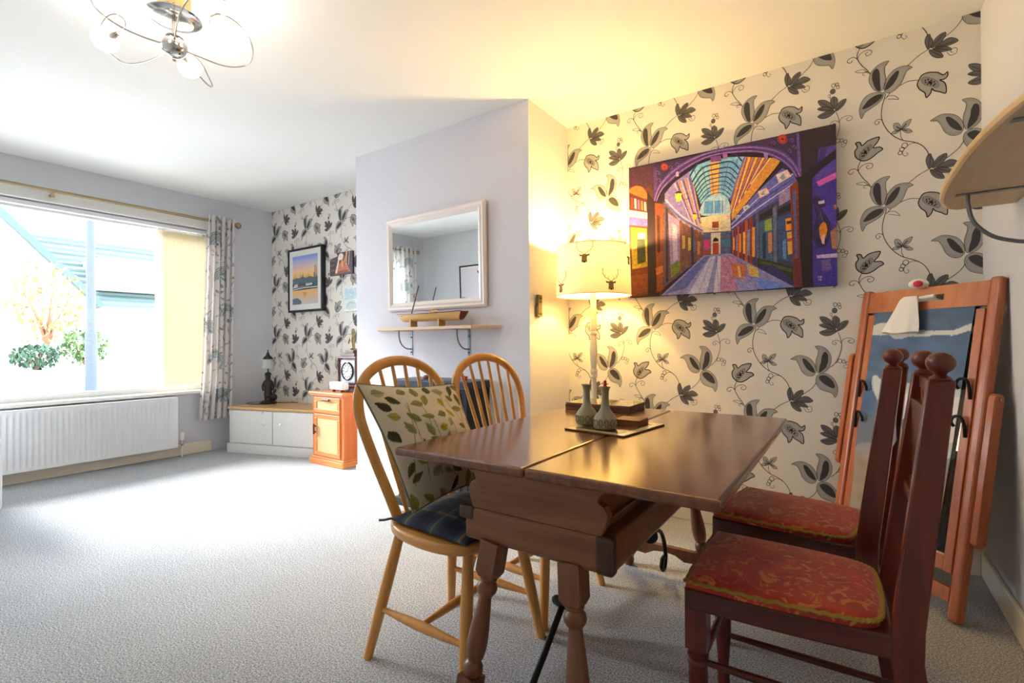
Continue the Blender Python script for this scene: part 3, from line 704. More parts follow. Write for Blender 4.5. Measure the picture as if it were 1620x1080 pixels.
# ================================================================== PINE HOOP-BACK CHAIRS
def hoop_chair(loc, rz, label):
    t = thing('hoop_chair', label, 'chair', loc, rz, 'pine hoop-back chairs')
    # saddle seat: rounded D
    out = cr([(.205, 0, 0), (.2, .11, 0), (.16, .188, 0), (.05, .212, 0), (-.09, .19, 0), (-.178, .125, 0), (-.2, 0, 0), (-.178, -.125, 0), (-.09, -.19, 0), (.05, -.212, 0), (.16, -.188, 0), (.2, -.11, 0)], 5, True)
    mb = MB(); mb.prism([(p.x, p.y) for p in out], .405, .437); mb.build('seat', 'pine_seat', t, smooth=50, bev=.009, seg=3)
    for sx in (-1, 1):
        for sy in (-1, 1):
            a = Vector((sx*.135+(.01 if sx > 0 else 0), sy*.125, .408)); b = Vector((-.212 if sx < 0 else .190, sy*(.2 if sx < 0 else .205), 0))
            pts = [a.lerp(b, k/6) for k in range(7)]
            mb = MB(); mb.tube(pts, [.0155, .0175, .0185, .0185, .0175, .016, .0145], 14); mb.build('leg', 'pine_chair', t)
    def legpt(sx, sy, z):
        a = Vector((sx*.135+(.01 if sx > 0 else 0), sy*.125, .408)); b = Vector((-.212 if sx < 0 else .190, sy*(.2 if sx < 0 else .205), 0)); return a.lerp(b, 1-z/.408)
    for sy in (-1, 1):
        a, b = legpt(-1, sy, .155), legpt(1, sy, .155); pts = [a.lerp(b, k/8) for k in range(9)]
        mb = MB(); mb.tube(pts, [.008, .0095, .0125, .0145, .015, .0145, .0125, .0095, .008], 12); mb.build('stretcher', 'pine_chair', t)
    a, b = legpt(-1, -1, .155).lerp(legpt(1, -1, .155), .5), legpt(-1, 1, .155).lerp(legpt(1, 1, .155), .5); pts = [a.lerp(b, k/8) for k in range(9)]
    mb = MB(); mb.tube(pts, [.008, .0095, .012, .0135, .014, .0135, .012, .0095, .008], 12); mb.build('stretcher', 'pine_chair', t)
    def bx(z): return -.142-.145*((z-.43)/.52)
    half = [(y*.985, .428+(z-.428)*.955) for y, z in ((.130, .428), (.152, .52), (.180, .63), (.203, .735), (.209, .80), (.196, .862), (.162, .910), (.11, .944), (.055, .961))]
    hp = [(bx(z), -y, z) for y, z in half]+[(bx(.942), 0, .942)]+[(bx(z), y, z) for y, z in half[::-1]]
    mb = MB(); path = cr(hp, 5); nrm = Vector((1, 0, .28)).normalized(); mb.tube(path, .0185, 12, hint=nrm, flat=.68); mb.build('hoop', 'pine_chair', t, smooth=60)
    def hoopz(y):
        ys = sorted((abs(p.y), p.z) for p in path if p.z > .77)
        for (ya, za), (yb, zb) in zip(ys, ys[1:]):
            if ya <= y <= yb: return za+(zb-za)*((y-ya)/(yb-ya+1e-9))
        return .85
    for k in range(6):
        f = (k-2.5)/2.5; yt = f*.150; yb = f*.092; zt = hoopz(abs(yt))
        a = Vector((-.165+.03*abs(f), yb, .432)); b = Vector((bx(zt), yt, zt)); mid = a.lerp(b, .4)
        mb = MB(); mb.tube([a, a.lerp(b, .2), mid, a.lerp(b, .7), b], [.0068, .0082, .0088, .0078, .006], 10); mb.build('spindle', 'pine_chair', t)
    return t
hoop_chair((-1.062, 1.232, 0), 0, 'pine hoop-back chair holding the leaf cushion, nearest the camera')
hoop_chair((-1.058, 1.700, 0), math.radians(-5), 'pine hoop-back chair without cushions, further along the table')

# ---- leaf cushion + plaid seat pad
def ell_mask(U, V, cx, cy, a, b, ang, sharp=1.0):
    c, s = math.cos(ang), math.sin(ang); x = (U-cx)*c+(V-cy)*s; y = -(U-cx)*s+(V-cy)*c
    t = np.clip((x/a+1)/2, 0, 1); half = b*np.sin(PI*t**.8)*1.0      # pointed leaf outline
    m = (np.abs(x) < a) & (np.abs(y) < half+1e-6)
    return m, y, half
def leafcol(U, V):
    rr = random.Random(11); n = len(U); col = np.tile(np.array(C(216, 204, 178)[:3]), (n, 1))
    def line(x0, y0, x1, y1, w, c):
        dx, dy = x1-x0, y1-y0; L2 = dx*dx+dy*dy; t = np.clip(((U-x0)*dx+(V-y0)*dy)/L2, 0, 1)
        m = np.hypot(U-x0-t*dx, V-y0-t*dy) < w; col[m] = c
    for k in range(7):
        x = .08+.14*k+rr.uniform(-.03, .03); y = rr.uniform(0, .3); line(x, y, x+rr.uniform(-.25, .25), y+.65, .0042, C(150, 140, 104)[:3])
    G = [C(126, 124, 56), C(150, 144, 64), C(98, 100, 52), C(70, 68, 40), C(168, 160, 120), C(176, 160, 60), C(140, 140, 84)]
    spots = []
    for j in range(8):
        for i in range(7):
            spots.append((.06+i*.145+(j % 2)*.07+rr.uniform(-.03, .03), .06+j*.126+rr.uniform(-.03, .03)))
    for (x, y) in spots:
        a, b, an = rr.uniform(.048, .076), rr.uniform(.026, .040), rr.uniform(0, 6.28); c = np.array(rr.choice(G)[:3]); m, yy, h = ell_mask(U, V, x, y, a, b, an)
        col[m] = c; m2 = m & (yy > 0); col[m2] = c*.82
        m3 = m & (np.abs(yy) < .003); col[m3] = c*.6
    return col
def leaf_cushion():
    TLc, TRc, BLc, BRc = Vector((-1.262, .985, .880)), Vector((-1.262, 1.440, .846)), Vector((-1.085, 1.052, .492)), Vector((-1.075, 1.430, .512))
    nrm = (TRc-TLc).cross(BLc-TLc).normalized(); nrm = nrm if nrm.x > 0 else -nrm
    def base(u, v):
        e = 1-.075*math.sin(PI*v); f = 1-.075*math.sin(PI*u); u2 = .5+(u-.5)*e; v2 = .5+(v-.5)*f
        return (BLc*(1-u2)+BRc*u2)*(1-v2)+(TLc*(1-u2)+TRc*u2)*v2
    def bul(u, v):
        return .052*(max(0, math.sin(PI*u))*max(0, math.sin(PI*v)))**.55
    def wr(u, v): return .010*(1-abs(mnoise.noise(Vector((u*2.3+v*1.2, v*2.6-u*.8, 9.1))))*2.2)*4*u*(1-u)*4*v*(1-v)+.007*mnoise.noise(Vector((u*3.2, v*3.2, 1.3)))*4*u*(1-u)*4*v*(1-v)+.012*max(0, math.sin(PI*u)*math.sin(PI*v))*mnoise.noise(Vector((u*2+v*3, v*1.5-u, 5)))
    t = thing('leaf_cushion', 'cream scatter cushion printed with green leaves, leaning on the pine chair', 'cushion', (-1.1, 1.23, .47))
    colgrid('cover', 'print_fabric', 150, 150, lambda u, v: base(u, v)+nrm*(bul(u, v)+wr(u, v)), leafcol, t, closed_back=lambda u, v: base(u, v)-nrm*bul(u, v)*.55, world=True)
    pts = [base(k/24, 0) for k in range(24)]+[base(1, k/24) for k in range(24)]+[base(1-k/24, 1) for k in range(24)]+[base(0, 1-k/24) for k in range(24)]
    mb = MB(); mb.tube(pts, .0032, 6, closed=True); mb.build('piping', 'piping_green', t, world=True)
plain('piping_green', C(132, 128, 84), .9)
leaf_cushion()
def plaidcol(U, V):
    n = len(U); col = np.tile(np.array(C(36, 42, 66)[:3]), (n, 1))
    def band(T, c0, w, c, a):
        m = np.abs(T-c0) < w; col[m] = col[m]*(1-a)+np.array(C(*c)[:3])*a
    for k in (.2, .55, .9): band(U, k, .06, (50, 74, 84), .7); band(V, k, .06, (50, 74, 84), .6)
    for k in (.2, .55, .9): band(U, k, .012, (140, 110, 70), .7); band(V, k, .012, (140, 110, 70), .6)
    for k in (.37, .72): band(U, k, .05, (28, 30, 48), .8); band(V, k, .04, (70, 60, 72), .5)
    return col
def seat_pad():
    t = thing('seat_pad', 'navy plaid seat pad on the pine chair under the leaf cushion', 'seat pad', (-1.055, 1.232, .4375))
    def base(u, v): return Vector((-.135+.325*u, (-.195+.39*v)*(1-.12*(1-u)), 0))
    def hgt(u, v): return .012+.040*(max(0, math.sin(PI*u))*max(0, math.sin(PI*v)))**.4
    colgrid('cover', 'print_fabric', 90, 90, lambda u, v: base(u, v)+Vector((0, 0, hgt(u, v))), plaidcol, t, closed_back=lambda u, v: base(u, v)+Vector((0, 0, .0012+.0095*(1-min(1, 8*min(u, 1-u, v, 1-v))))))
    for s in (-1, 1): mb = MB(); mb.tube(cr([(-.125, s*.15, .012), (-.15, s*.165, .010), (-.17, s*.172, .004), (-.185, s*.18, .003)], 4), .004, 6); mb.build('tie', 'navy', t)
seat_pad()

# ================================================================== MAHOGANY CHAIRS
def red_chair(loc, rz, label):
    t = thing('mahogany_chair', label, 'chair', loc, rz, 'mahogany chairs with red seats')
    xf, xb, wf, wb, zt = -.190, .205, .178, .158, .421
    # seat frame: rails
    outl = cr([(xf, -wf, 0), (xf-.006, 0, 0), (xf, wf, 0)], 4)+cr([(xf+.01, wf+.004, 0), (0, wf-.002, 0), (.12, wb+.008, 0), (xb, wb, 0)], 4)+[Vector((xb, -wb, 0))]+cr([(.12, -wb-.008, 0), (0, -wf+.002, 0), (xf+.01, -wf-.004, 0)], 4)
    mb = MB(); mb.prism([(p.x, p.y) for p in outl][::-1], zt-.048, zt); mb.build('seat_frame', 'mahogany_x', t, smooth=50, bev=.005)
    # upholstered pad
    po = [(xf+.003, -wf+.018), (xf-.002, 0), (xf+.003, wf-.018), (xf+.0045, wf-.004), (xf+.02, wf-.003), (-.08, wf-.003), (.04, wb+.012), (.125, wb+.003), (.165, wb-.010), (.186, wb-.042), (.192, 0), (.186, -wb+.042), (.165, -wb+.010), (.125, -wb-.003), (.04, -wb-.012), (-.08, -wf+.003), (xf+.02, -wf+.003), (xf+.0045, -wf+.004)]
    ring = [(q.x, q.y) for q in cr([(x, y, 0) for x, y in po], 4, True)]; cx = 0.0; rings = []
    for f, h in ((1.0, 0), (1.0, .014), (.985, .020), (.95, .0245), (.87, .028), (.65, .032), (.4, .034), (.15, .035), (.01, .035)):
        rings.append([Vector((cx+(x-cx)*f, y*f, zt+h)) for x, y in ring])
    mb = MB(); mb.loft(rings); mb.build('seat_pad', 'red_brocade', t, smooth=60)
    mb = MB(); L = len(ring)     # scalloped gold braid round the pad
    dense = [(q.x, q.y) for q in cr([(x, y, 0) for x, y in po], 16, True)]
    pts = []
    for k, (x, y) in enumerate(dense): w = .0016*math.sin(k*1.35); pts.append(Vector((x*1.004, y*1.004, zt+.0155+w)))
    mb.tube(pts, .0042, 6, closed=True, flat=1.5); b = mb.build('braid', 'gold_braid', t); b['label'] = 'gold braid trim'
    # front legs, turned
    tp = [(.012, 0), (.014, .01), (.018, .022), (.015, .034), (.018, .045), (.0135, .055), (.0165, .09), (.0215, .15), (.0225, .21), (.0215, .235), (.0245, .240), (.0245, .246), (.021, .251), (.0245, .256), (.0245, .262), (.018, .268), (.022, .275), (.0225, .280)]
    for s in (-1, 1):
        m = Matrix.Translation((xf+.024, s*(wf-.024), 0)); mb = MB(); mb.lathe(tp, 18, m); mb.box(-.024, .024, -.024, .024, .279, zt+.001, m)
        mb.build('leg', 'mahogany', t, smooth=40)
    # back posts (one piece from floor to finial)
    def post(s, z):
        x = xb+.018+(.012 if z < .3 else 0)+(.062*((z-.4)/.53) if z > .4 else .05*((.4-z)/.4)); y = s*(wb-.013-(.034*((z-.4)/.53) if z > .4 else -.012*((.4-z)/.4))); return Vector((x, y, z))
    for s in (-1, 1):
        mb = MB(); rings = []
        for z in (0, .1, .2, .3, .38, .44, .55, .7, .85, .925):
            c = post(s, z); hx = .026 if z < .5 else .026-.005*(z-.5)/.425; hy = .0145
            if z < .3: hx = .013+.012*z/.3; hy = .013
            rings.append([c+Vector((hx, hy, 0)), c+Vector((-hx, hy, 0)), c+Vector((-hx, -hy, 0)), c+Vector((hx, -hy, 0))])
        mb.loft(rings); mb.build('back_post', 'mahogany', t, smooth=25, bev=.003)
        c = post(s, .924); mb = MB(); mb.lathe([(r_*.98, z_*.95) for r_, z_ in ((.017, 0), (.019, .004), (.016, .008), (.009, .012), (.012, .016), (.020, .022), (.0245, .032), (.0235, .040), (.0238, .042), (.018, .052), (.008, .057), (.003, .058))], 22, Matrix.Translation(c)); mb.build('finial', 'mahogany', t, smooth=50)
    def rail(z0, z1, drop=0):
        n = 12; pts = []
        a0, a1 = post(-1, (z0+z1)/2), post(1, (z0+z1)/2)
        y0, y1 = a0.y+.012, a1.y-.012
        top = [(y0+(y1-y0)*k/n, z1) for k in range(n+1)]; bot = [(y0+(y1-y0)*k/n, z0-drop*math.exp(-((k-n/2)/1.6)**2)) for k in range(n+1)]
        m = Matrix(((0, 0, 1, a0.x), (1, 0, 0, 0), (0, 1, 0, 0), (0, 0, 0, 1))); mb = MB(); mb.prism(bot+top[::-1], -.008, .008, m); return mb
    rail(.895, .921, .022).build('crest_rail', 'mahogany_x', t, smooth=30, bev=.002)
    rail(.645, .672).build('mid_rail', 'mahogany_x', t, smooth=30, bev=.002)
    rail(.69, .868).build('back_splat', 'mahogany_x', t, smooth=30, bev=.002)
    a0 = post(-1, .68)
    for y in (-.06, .06):
        mb = MB(); mb.rod((a0.x, y, .665), (a0.x+.002, y, .695), .006, .006, 8); mb.build('back_spindle', 'mahogany', t)
        mb = MB(); mb.rod((post(1, .88).x, y, .862), (post(1, .88).x, y, .9), .006, .006, 8); mb.build('back_spindle', 'mahogany', t)
    for s in (-1, 1):          # side and front stretchers
        for zs in (.245, .155):
            a = Vector((xf+.024, s*(wf-.024), zs)); b = post(s, zs); pts = [a.lerp(b, k/6) for k in range(7)]
            mb = MB(); mb.tube(pts, [.007, .0085, .0095, .0098, .0095, .0085, .007], 10); mb.build('stretcher', 'mahogany_x', t)
    for zs in (.225,):
        mb = MB(); a, b = Vector((xf+.024, -wf+.024, zs)), Vector((xf+.024, wf-.024, zs)); mb.tube([a.lerp(b, k/6) for k in range(7)], [.007, .0085, .0095, .0098, .0095, .0085, .007], 10); mb.build('stretcher', 'mahogany', t)
    a, b = post(-1, .2), post(1, .2); mb = MB(); mb.rod(a, b, .009, .009, 10); mb.build('stretcher', 'mahogany', t)
    return t
red_chair((-.138, 1.372, 0), math.radians(1), 'dark mahogany chair with red brocade seat, nearest the camera')
red_chair((-.165, 1.875, 0), math.radians(-8), 'dark mahogany chair with red brocade seat, between the table and the leaning mirror')

# ================================================================== ARCADE CANVAS
def arcade_canvas():
    t = thing('canvas_painting', 'large canvas painting of a glass-roofed purple and orange shopping arcade', 'painting', (-.555, YW-.018, 1.27))
    yf = YW-.036
    q = [on_y(996, 266, yf), on_y(1321, 197, yf), on_y(1329, 453, yf), on_y(999, 468, yf)]
    x0, x1, z0, z1 = -1.074, -.042, 1.268, 2.041
    mb = MB(); mb.box(x0, x1, yf, YW-.002, z0, z1); mb.build('stretched_canvas', 'canvas_edge', t, smooth=0, bev=.002, world=True)
    s = 370/1289
    def tf(x, y):
        p = on_y(980+x*s, 180+y*s, yf); return Vector((min(max(p.x, x0), x1), yf, min(max(p.z, z0), z1)))
    P = Paint(tf, (0, -.0004, 0)); p = P.p
    p([(40, 300), (1200, 40), (1230, 960), (50, 1020)], (48, 28, 56))
    p([(40, 312), (165, 285), (190, 480), (235, 1010), (50, 1015)], (96, 50, 36)); p([(40, 310), (190, 280), (195, 380), (150, 410), (50, 405)], (78, 38, 62))
    p([(50, 430), (70, 405), (100, 397), (135, 412), (158, 470), (58, 436)], (226, 108, 48), 3); p([(50, 440), (155, 480), (155, 500), (50, 455)], (90, 40, 40))
    for k in range(5): p([(64+k*18, 460+k*6), (74+k*18, 463+k*6), (76+k*18, 520+k*4), (66+k*18, 516+k*4)], [(220, 60, 40), (230, 210, 200), (180, 90, 160), (230, 120, 40), (240, 220, 210)][k])
    p([(55, 530), (155, 545), (155, 580), (55, 568)], (206, 184, 206)); p([(55, 570), (155, 580), (155, 622), (58, 612)], (124, 96, 186)); p([(62, 625), (150, 632), (156, 850), (72, 868)], (172, 152, 40))
    p([(95, 690), (140, 690), (146, 815), (100, 830)], (58, 66, 40)); p([(100, 655), (145, 655), (145, 690), (102, 690)], (214, 190, 170)); p([(55, 860), (158, 840), (160, 880), (55, 900)], (110, 46, 32)); p([(50, 895), (158, 880), (166, 990), (50, 1010)], (128, 66, 44))
    p([(153, 430), (195, 480), (222, 1005), (158, 1000)], (46, 24, 30)); p([(195, 490), (242, 498), (246, 965), (206, 985)], (142, 68, 32)); p([(206, 560), (222, 560), (226, 760), (210, 765)], (64, 28, 26)); p([(200, 850), (240, 835), (244, 870), (204, 890)], (196, 110, 50))
    # upper left facade
    p([(250, 440), (300, 380), (385, 318), (462, 640), (462, 670), (330, 610), (250, 500)], (136, 124, 196))
    for k in range(9): a = k/8; p([(300+a*95, 385-a*60+a*20), (308+a*92, 380-a*60+a*22), (400+a*60, 600+a*30), (394+a*60, 596+a*32)], [(220, 180, 190), (92, 84, 168), (230, 150, 90)][k % 3])
    for k in range(5): P.stroke([(252+k*5, 470+k*26), (340, 560+k*16), (460, 636+k*9)], 7-k, [(196, 190, 224), (86, 84, 170), (196, 170, 120)][k % 3], 3)
    p([(240, 480), (330, 590), (462, 668), (466, 782), (240, 962)], (104, 78, 84))
    p([(268, 545), (330, 590), (340, 845), (284, 902)], (152, 132, 188)); p([(292, 600), (318, 620), (322, 800), (298, 820)], (196, 176, 206)); p([(284, 830), (340, 805), (340, 862), (284, 906)], (112, 128, 48))
    for x, y0, y1 in ((262, 520, 930), (340, 590, 870), (372, 610, 850), (402, 625, 832), (428, 640, 815), (448, 650, 800)): p([(x-8, y0-6), (x+6, y0+4), (x+8, y1-6), (x-5, y1)], (56, 40, 66) if x % 4 else (132, 74, 44))
    for x, y in ((355, 670), (387, 680), (415, 690), (438, 700)): p([(x-8, y), (x+8, y+5), (x+8, y+70), (x-8, y+75)], [(206, 176, 90), (126, 110, 160), (196, 130, 80), (90, 96, 140)][(x//8) % 4])
    for x, y, r in ((325, 460, 20), (416, 568, 13), (452, 612, 8)): p([(x-r, y-r), (x+r, y-r*1.1), (x+r*.7, y+r), (x-r*.5, y+r*1.3)], (238, 206, 90)); p([(x-r*1.1, y-r*1.1), (x, y-r*1.8), (x+r*1.1, y-r*1.2)], (60, 44, 60)); P.stroke([(x+r, y+r*.3), (x+r*2, y+r*.6), (x+r*3, y+r*.2)], 3, (60, 44, 80))
    # glass vault
    p([(385, 322), (430, 282), (500, 256), (600, 240), (692, 236), (660, 330), (618, 450), (604, 472), (560, 446), (500, 455), (450, 502), (425, 430)], (124, 190, 228))
    p([(400, 330), (480, 290), (500, 400), (450, 470)], (150, 206, 226)); p([(560, 262), (660, 250), (625, 400), (556, 430)], (110, 172, 222)); p([(496, 268), (556, 260), (550, 445), (504, 448)], (236, 178, 84))
    for k in range(9):
        a = (k/8)**.75; L = (388+a*62, 345+a*155); R_ = (676-a*70, 262+a*205); T_ = (545-a*14, 232+a*205); P.stroke([L, ((L[0]+T_[0])/2-20*(1-a), (L[1]+T_[1])/2-28*(1-a*.5)), T_, ((R_[0]+T_[0])/2+20*(1-a), (R_[1]+T_[1])/2-28*(1-a*.5)), R_], 9-5*a, (40, 52, 112))
    for k in range(6): P.stroke([(410+k*48, 300-k*10), (470+k*25, 470-k*6)], 2.5, (58, 76, 140), 1)
    p([(452, 560), (460, 492), (500, 456), (545, 446), (590, 460), (613, 510), (612, 552)], (164, 200, 226), 3); p([(470, 482), (572, 478), (572, 545), (465, 552)], (92, 150, 214)); P.stroke([(520, 455), (522, 555)], 3, (230, 226, 216), 1); P.stroke([(560, 455), (562, 550)], 3, (230, 226, 216), 1)
    p([(448, 572), (612, 548), (614, 645), (462, 655)], (226, 208, 172)); p([(512, 595), (548, 593), (548, 640), (512, 642)], (158, 62, 34)); P.stroke([(462, 638), (614, 626)], 8, (206, 186, 156), 1)
    p([(462, 655), (616, 645), (618, 770), (462, 778)], (84, 92, 132)); p([(466, 695), (500, 693), (500, 745), (466, 748)], (214, 62, 122)); p([(505, 658), (558, 655), (558, 772), (505, 775)], (222, 208, 186)); p([(515, 712), (548, 710), (548, 773), (515, 774)], (186, 62, 40)); p([(515, 705), (520, 688), (532, 682), (545, 690), (548, 703)], (40, 34, 44)); p([(565, 690), (612, 688), (612, 730), (566, 735)], (70, 120, 150)); p([(462, 755), (505, 753), (505, 778), (462, 780)], (150, 66, 40))
    # right facade
    p([(690, 238), (900, 246), (860, 300), (620, 590), (610, 520), (640, 400)], (214, 148, 66))
    for k in range(11): a = k/10; P.stroke([(704+a*130, 240+a*4), (614+a*110, 560-a*170)], 7, [(112, 78, 150), (242, 196, 104), (176, 84, 48)][k % 3], 1)
    P.stroke([(692, 236), (655, 340), (612, 480)], 8, (112, 96, 190), 3)
    p([(616, 600), (760, 430), (900, 300), (985, 350), (975, 420), (760, 545), (616, 650)], (96, 96, 184))
    for k in range(4): P.stroke([(618, 612+k*10), (770, 462+k*26), (960, 330+k*28)], 5, [(190, 186, 226), (60, 60, 140), (206, 196, 220), (70, 60, 120)][k], 2)
    for x, y, r in ((905, 350, 42), (795, 440, 32), (700, 520, 20), (650, 570, 14)): p([(x-r, y-r*.3), (x+r*.5, y-r), (x+r, y-r*.1), (x-r*.6, y+r*.8)], [(196, 206, 224), (226, 196, 200), (176, 166, 206), (230, 190, 170)][x % 4]); p([(x-r*.5, y), (x, y-r*.5), (x+r*.3, y+.1*r), (x-r*.2, y+r*.4)], (128, 150, 176))
    p([(614, 652), (760, 545), (970, 425), (975, 965), (840, 892), (745, 842), (614, 772)], (66, 58, 96))
    for k, x in enumerate((626, 640, 656, 676, 700, 726)): y0 = 652-(x-614)*.73; y1 = 772+(x-614)*.52; w = 3+k*1.3; p([(x-w, y0), (x+w, y0-3), (x+w, y1+2), (x-w, y1)], (206, 84, 38) if k % 2 == 0 else (150, 52, 34))
    for k, x in enumerate((632, 648, 666, 688, 713, 740)): y0 = 690-(x-614)*.5; y1 = 745+(x-614)*.35; w = 3+k; p([(x-w, y0), (x+w, y0-3), (x+w, y1), (x-w, y1)], [(236, 196, 110), (120, 150, 190), (240, 160, 70)][k % 3])
    p([(752, 555), (768, 545), (772, 850), (756, 845)], (86, 100, 140)); p([(772, 560), (842, 520), (842, 560), (772, 590)], (34, 30, 44)); p([(772, 600), (842, 570), (845, 830), (775, 812)], (74, 104, 140)); p([(800, 590), (840, 575), (842, 640), (802, 650)], (150, 170, 70)); p([(820, 660), (842, 650), (842, 760), (822, 770)], (206, 132, 70)); p([(788, 660), (808, 650), (808, 800), (790, 800)], (40, 56, 90))
    p([(846, 520), (866, 505), (870, 830), (850, 830)], (102, 110, 150)); p([(872, 530), (950, 490), (950, 530), (872, 565)], (34, 32, 40)); p([(872, 580), (952, 540), (957, 815), (875, 805)], (60, 84, 124)); p([(916, 580), (956, 572), (958, 638), (918, 646)], (248, 150, 40)); p([(922, 594), (952, 588), (952, 604), (922, 610)], (60, 30, 30)); p([(924, 655), (956, 648), (957, 770), (930, 778)], (222, 176, 70)); p([(926, 690), (956, 684), (956, 700), (926, 706)], (170, 60, 60)); p([(900, 700), (918, 690), (920, 800), (902, 800)], (96, 140, 190)); p([(880, 440), (945, 405), (948, 470), (880, 510)], (150, 136, 180))
    p([(760, 796), (850, 815), (962, 845), (962, 925), (850, 880), (760, 838)], (44, 54, 32)); p([(770, 806), (850, 826), (955, 856), (950, 875), (850, 845), (772, 822)], (74, 92, 44)); p([(846, 832), (962, 925), (962, 962), (840, 892), (760, 848), (760, 838)], (52, 50, 104))
    # floor with reflections
    p([(468, 780), (614, 770), (965, 955), (230, 1010)], (142, 142, 200)); p([(502, 790), (532, 783), (480, 1000), (380, 1000)], (194, 192, 222)); p([(470, 790), (500, 785), (370, 960), (250, 995)], (92, 104, 178)); p([(560, 790), (640, 785), (725, 985), (560, 990)], (188, 132, 166)); p([(545, 785), (560, 783), (556, 990), (520, 990)], (214, 202, 220))
    p([(615, 825), (690, 825), (705, 895), (630, 900)], (202, 112, 70)); p([(700, 830), (762, 850), (772, 905), (722, 895)], (224, 184, 84)); p([(650, 840), (664, 840), (674, 900), (660, 900)], (236, 190, 110)); p([(740, 895), (940, 955), (790, 975)], (108, 140, 222)); p([(640, 910), (740, 930), (760, 975), (650, 980)], (150, 150, 206))
    for k in range(6): P.stroke([(490+k*22, 790-k*3), (330+k*110, 1000-k*5)], 1.8, (96, 88, 150), 1)
    # big arch in front
    outer = [(190, 480), (215, 400), (270, 330), (350, 270), (460, 220), (600, 188), (750, 178), (880, 200), (960, 260), (1005, 345)]
    inner = [(972, 352), (935, 300), (865, 250), (760, 216), (600, 222), (480, 248), (380, 302), (300, 362), (240, 422), (208, 485)]
    so = [(q.x, q.y) for q in cr([(x, y, 0) for x, y in outer], 4)]; si = [(q.x, q.y) for q in cr([(x, y, 0) for x, y in inner], 4)]
    p([(185, 282), (995, 100), (1010, 345)]+so[::-1], (58, 38, 84)); p(so+si, (92, 60, 140))
    for d, c, w in ((.25, (150, 112, 196), 5), (.55, (64, 40, 100), 7), (.8, (172, 140, 206), 3)):
        P.stroke([(a[0]+(b[0]-a[0])*d, a[1]+(b[1]-a[1])*d) for a, b in zip(outer, inner[::-1])], w, c)
    p([(502, 240), (560, 232), (562, 262), (506, 268)], (126, 72, 150)); p([(570, 225), (596, 222), (598, 246), (572, 250)], (150, 90, 176)); p([(795, 218), (820, 218), (818, 246), (800, 244)], (150, 120, 196)); p([(312, 325), (326, 318), (330, 344), (316, 350)], (196, 176, 206))
    for x, y, r in ((250, 295, 20), (900, 142, 27)): P.disc(x, y, r, (166, 48, 42)); P.disc(x-2, y-2, r*.6, (206, 74, 54)); P.disc(x, y, r*.3, (120, 26, 34))
    for x, y in ((215, 330), (220, 370), (285, 300), (320, 285), (950, 150), (965, 190), (940, 210), (850, 165)): P.stroke([(x-12, y), (x-4, y-12), (x+8, y-6), (x+6, y+6), (x-2, y+2)], 4, (118, 88, 160))
    p([(188, 300), (208, 296), (212, 400), (192, 470)], (88, 56, 120)); p([(975, 110), (992, 106), (1004, 335), (985, 310)], (104, 76, 150))
    # right pillar and blue panel
    p([(990, 104), (1200, 55), (1200, 330), (1050, 345), (1005, 345)], (46, 30, 48)); p([(1052, 350), (1195, 190), (1230, 960), (1060, 955)], (66, 50, 152)); p([(1100, 195), (1200, 172), (1200, 330), (1080, 380)], (84, 62, 162)); p([(1110, 200), (1150, 188), (1100, 330), (1070, 345)], (56, 40, 120)); p([(1005, 345), (1195, 195), (1196, 245), (1060, 350)], (26, 20, 34))
    p([(1085, 378), (1200, 322), (1200, 356), (1100, 402)], (204, 92, 190)); p([(940, 402), (1002, 350), (1012, 965), (962, 962)], (132, 52, 32)); p([(955, 430), (972, 418), (984, 800), (970, 800)], (84, 96, 150)); p([(985, 362), (1062, 345), (1068, 958), (1000, 962)], (36, 22, 30)); p([(968, 352), (1082, 335), (1062, 362), (984, 378)], (24, 16, 24)); p([(962, 800), (1000, 795), (1010, 962), (964, 962)], (112, 44, 40))
    p([(1058, 480), (1072, 462), (1092, 455), (1122, 490), (1148, 540), (1166, 610), (1160, 680), (1130, 738), (1080, 722), (1066, 640), (1085, 560)], (48, 34, 78), 3)
    for k in range(6): P.stroke([(1075+k*10, 500+k*20), (1110+k*6, 540+k*22), (1090+k*10, 590+k*20)], 3, (96, 66, 130))
    p([(1102, 625), (1130, 598), (1146, 640), (1124, 705), (1106, 680)], (224, 132, 30), 3); p([(1112, 680), (1132, 660), (1130, 720), (1116, 715)], (232, 190, 170)); p([(1162, 650), (1205, 622), (1208, 745), (1172, 745)], (168, 120, 96)); p([(1085, 780), (1212, 768), (1212, 792), (1090, 797)], (192, 172, 222)); p([(1095, 485), (1130, 478), (1130, 495), (1098, 500)], (214, 204, 230)); p([(1140, 512), (1200, 500), (1200, 528), (1145, 535)], (190, 124, 96)); p([(1110, 810), (1160, 800), (1170, 860), (1120, 865)], (110, 86, 150)); p([(1110, 520), (1180, 500), (1200, 620), (1165, 600)], (76, 60, 170))
    for pts in ([(1094, 905), (1096, 893), (1100, 903), (1104, 893), (1106, 905)], [(1110, 905), (1110, 893), (1117, 897), (1110, 905)], [(1100, 909), (1100, 920)], [(1106, 909), (1105, 915), (1112, 915)], [(1111, 909), (1111, 920)]): P.stroke(pts, 2.2, (226, 220, 230), 0)
    P.mb.build('painted_scene', 'print_canvas', t, smooth=0, world=True)
plain('canvas_edge', C(44, 30, 50), .7)
arcade_canvas()

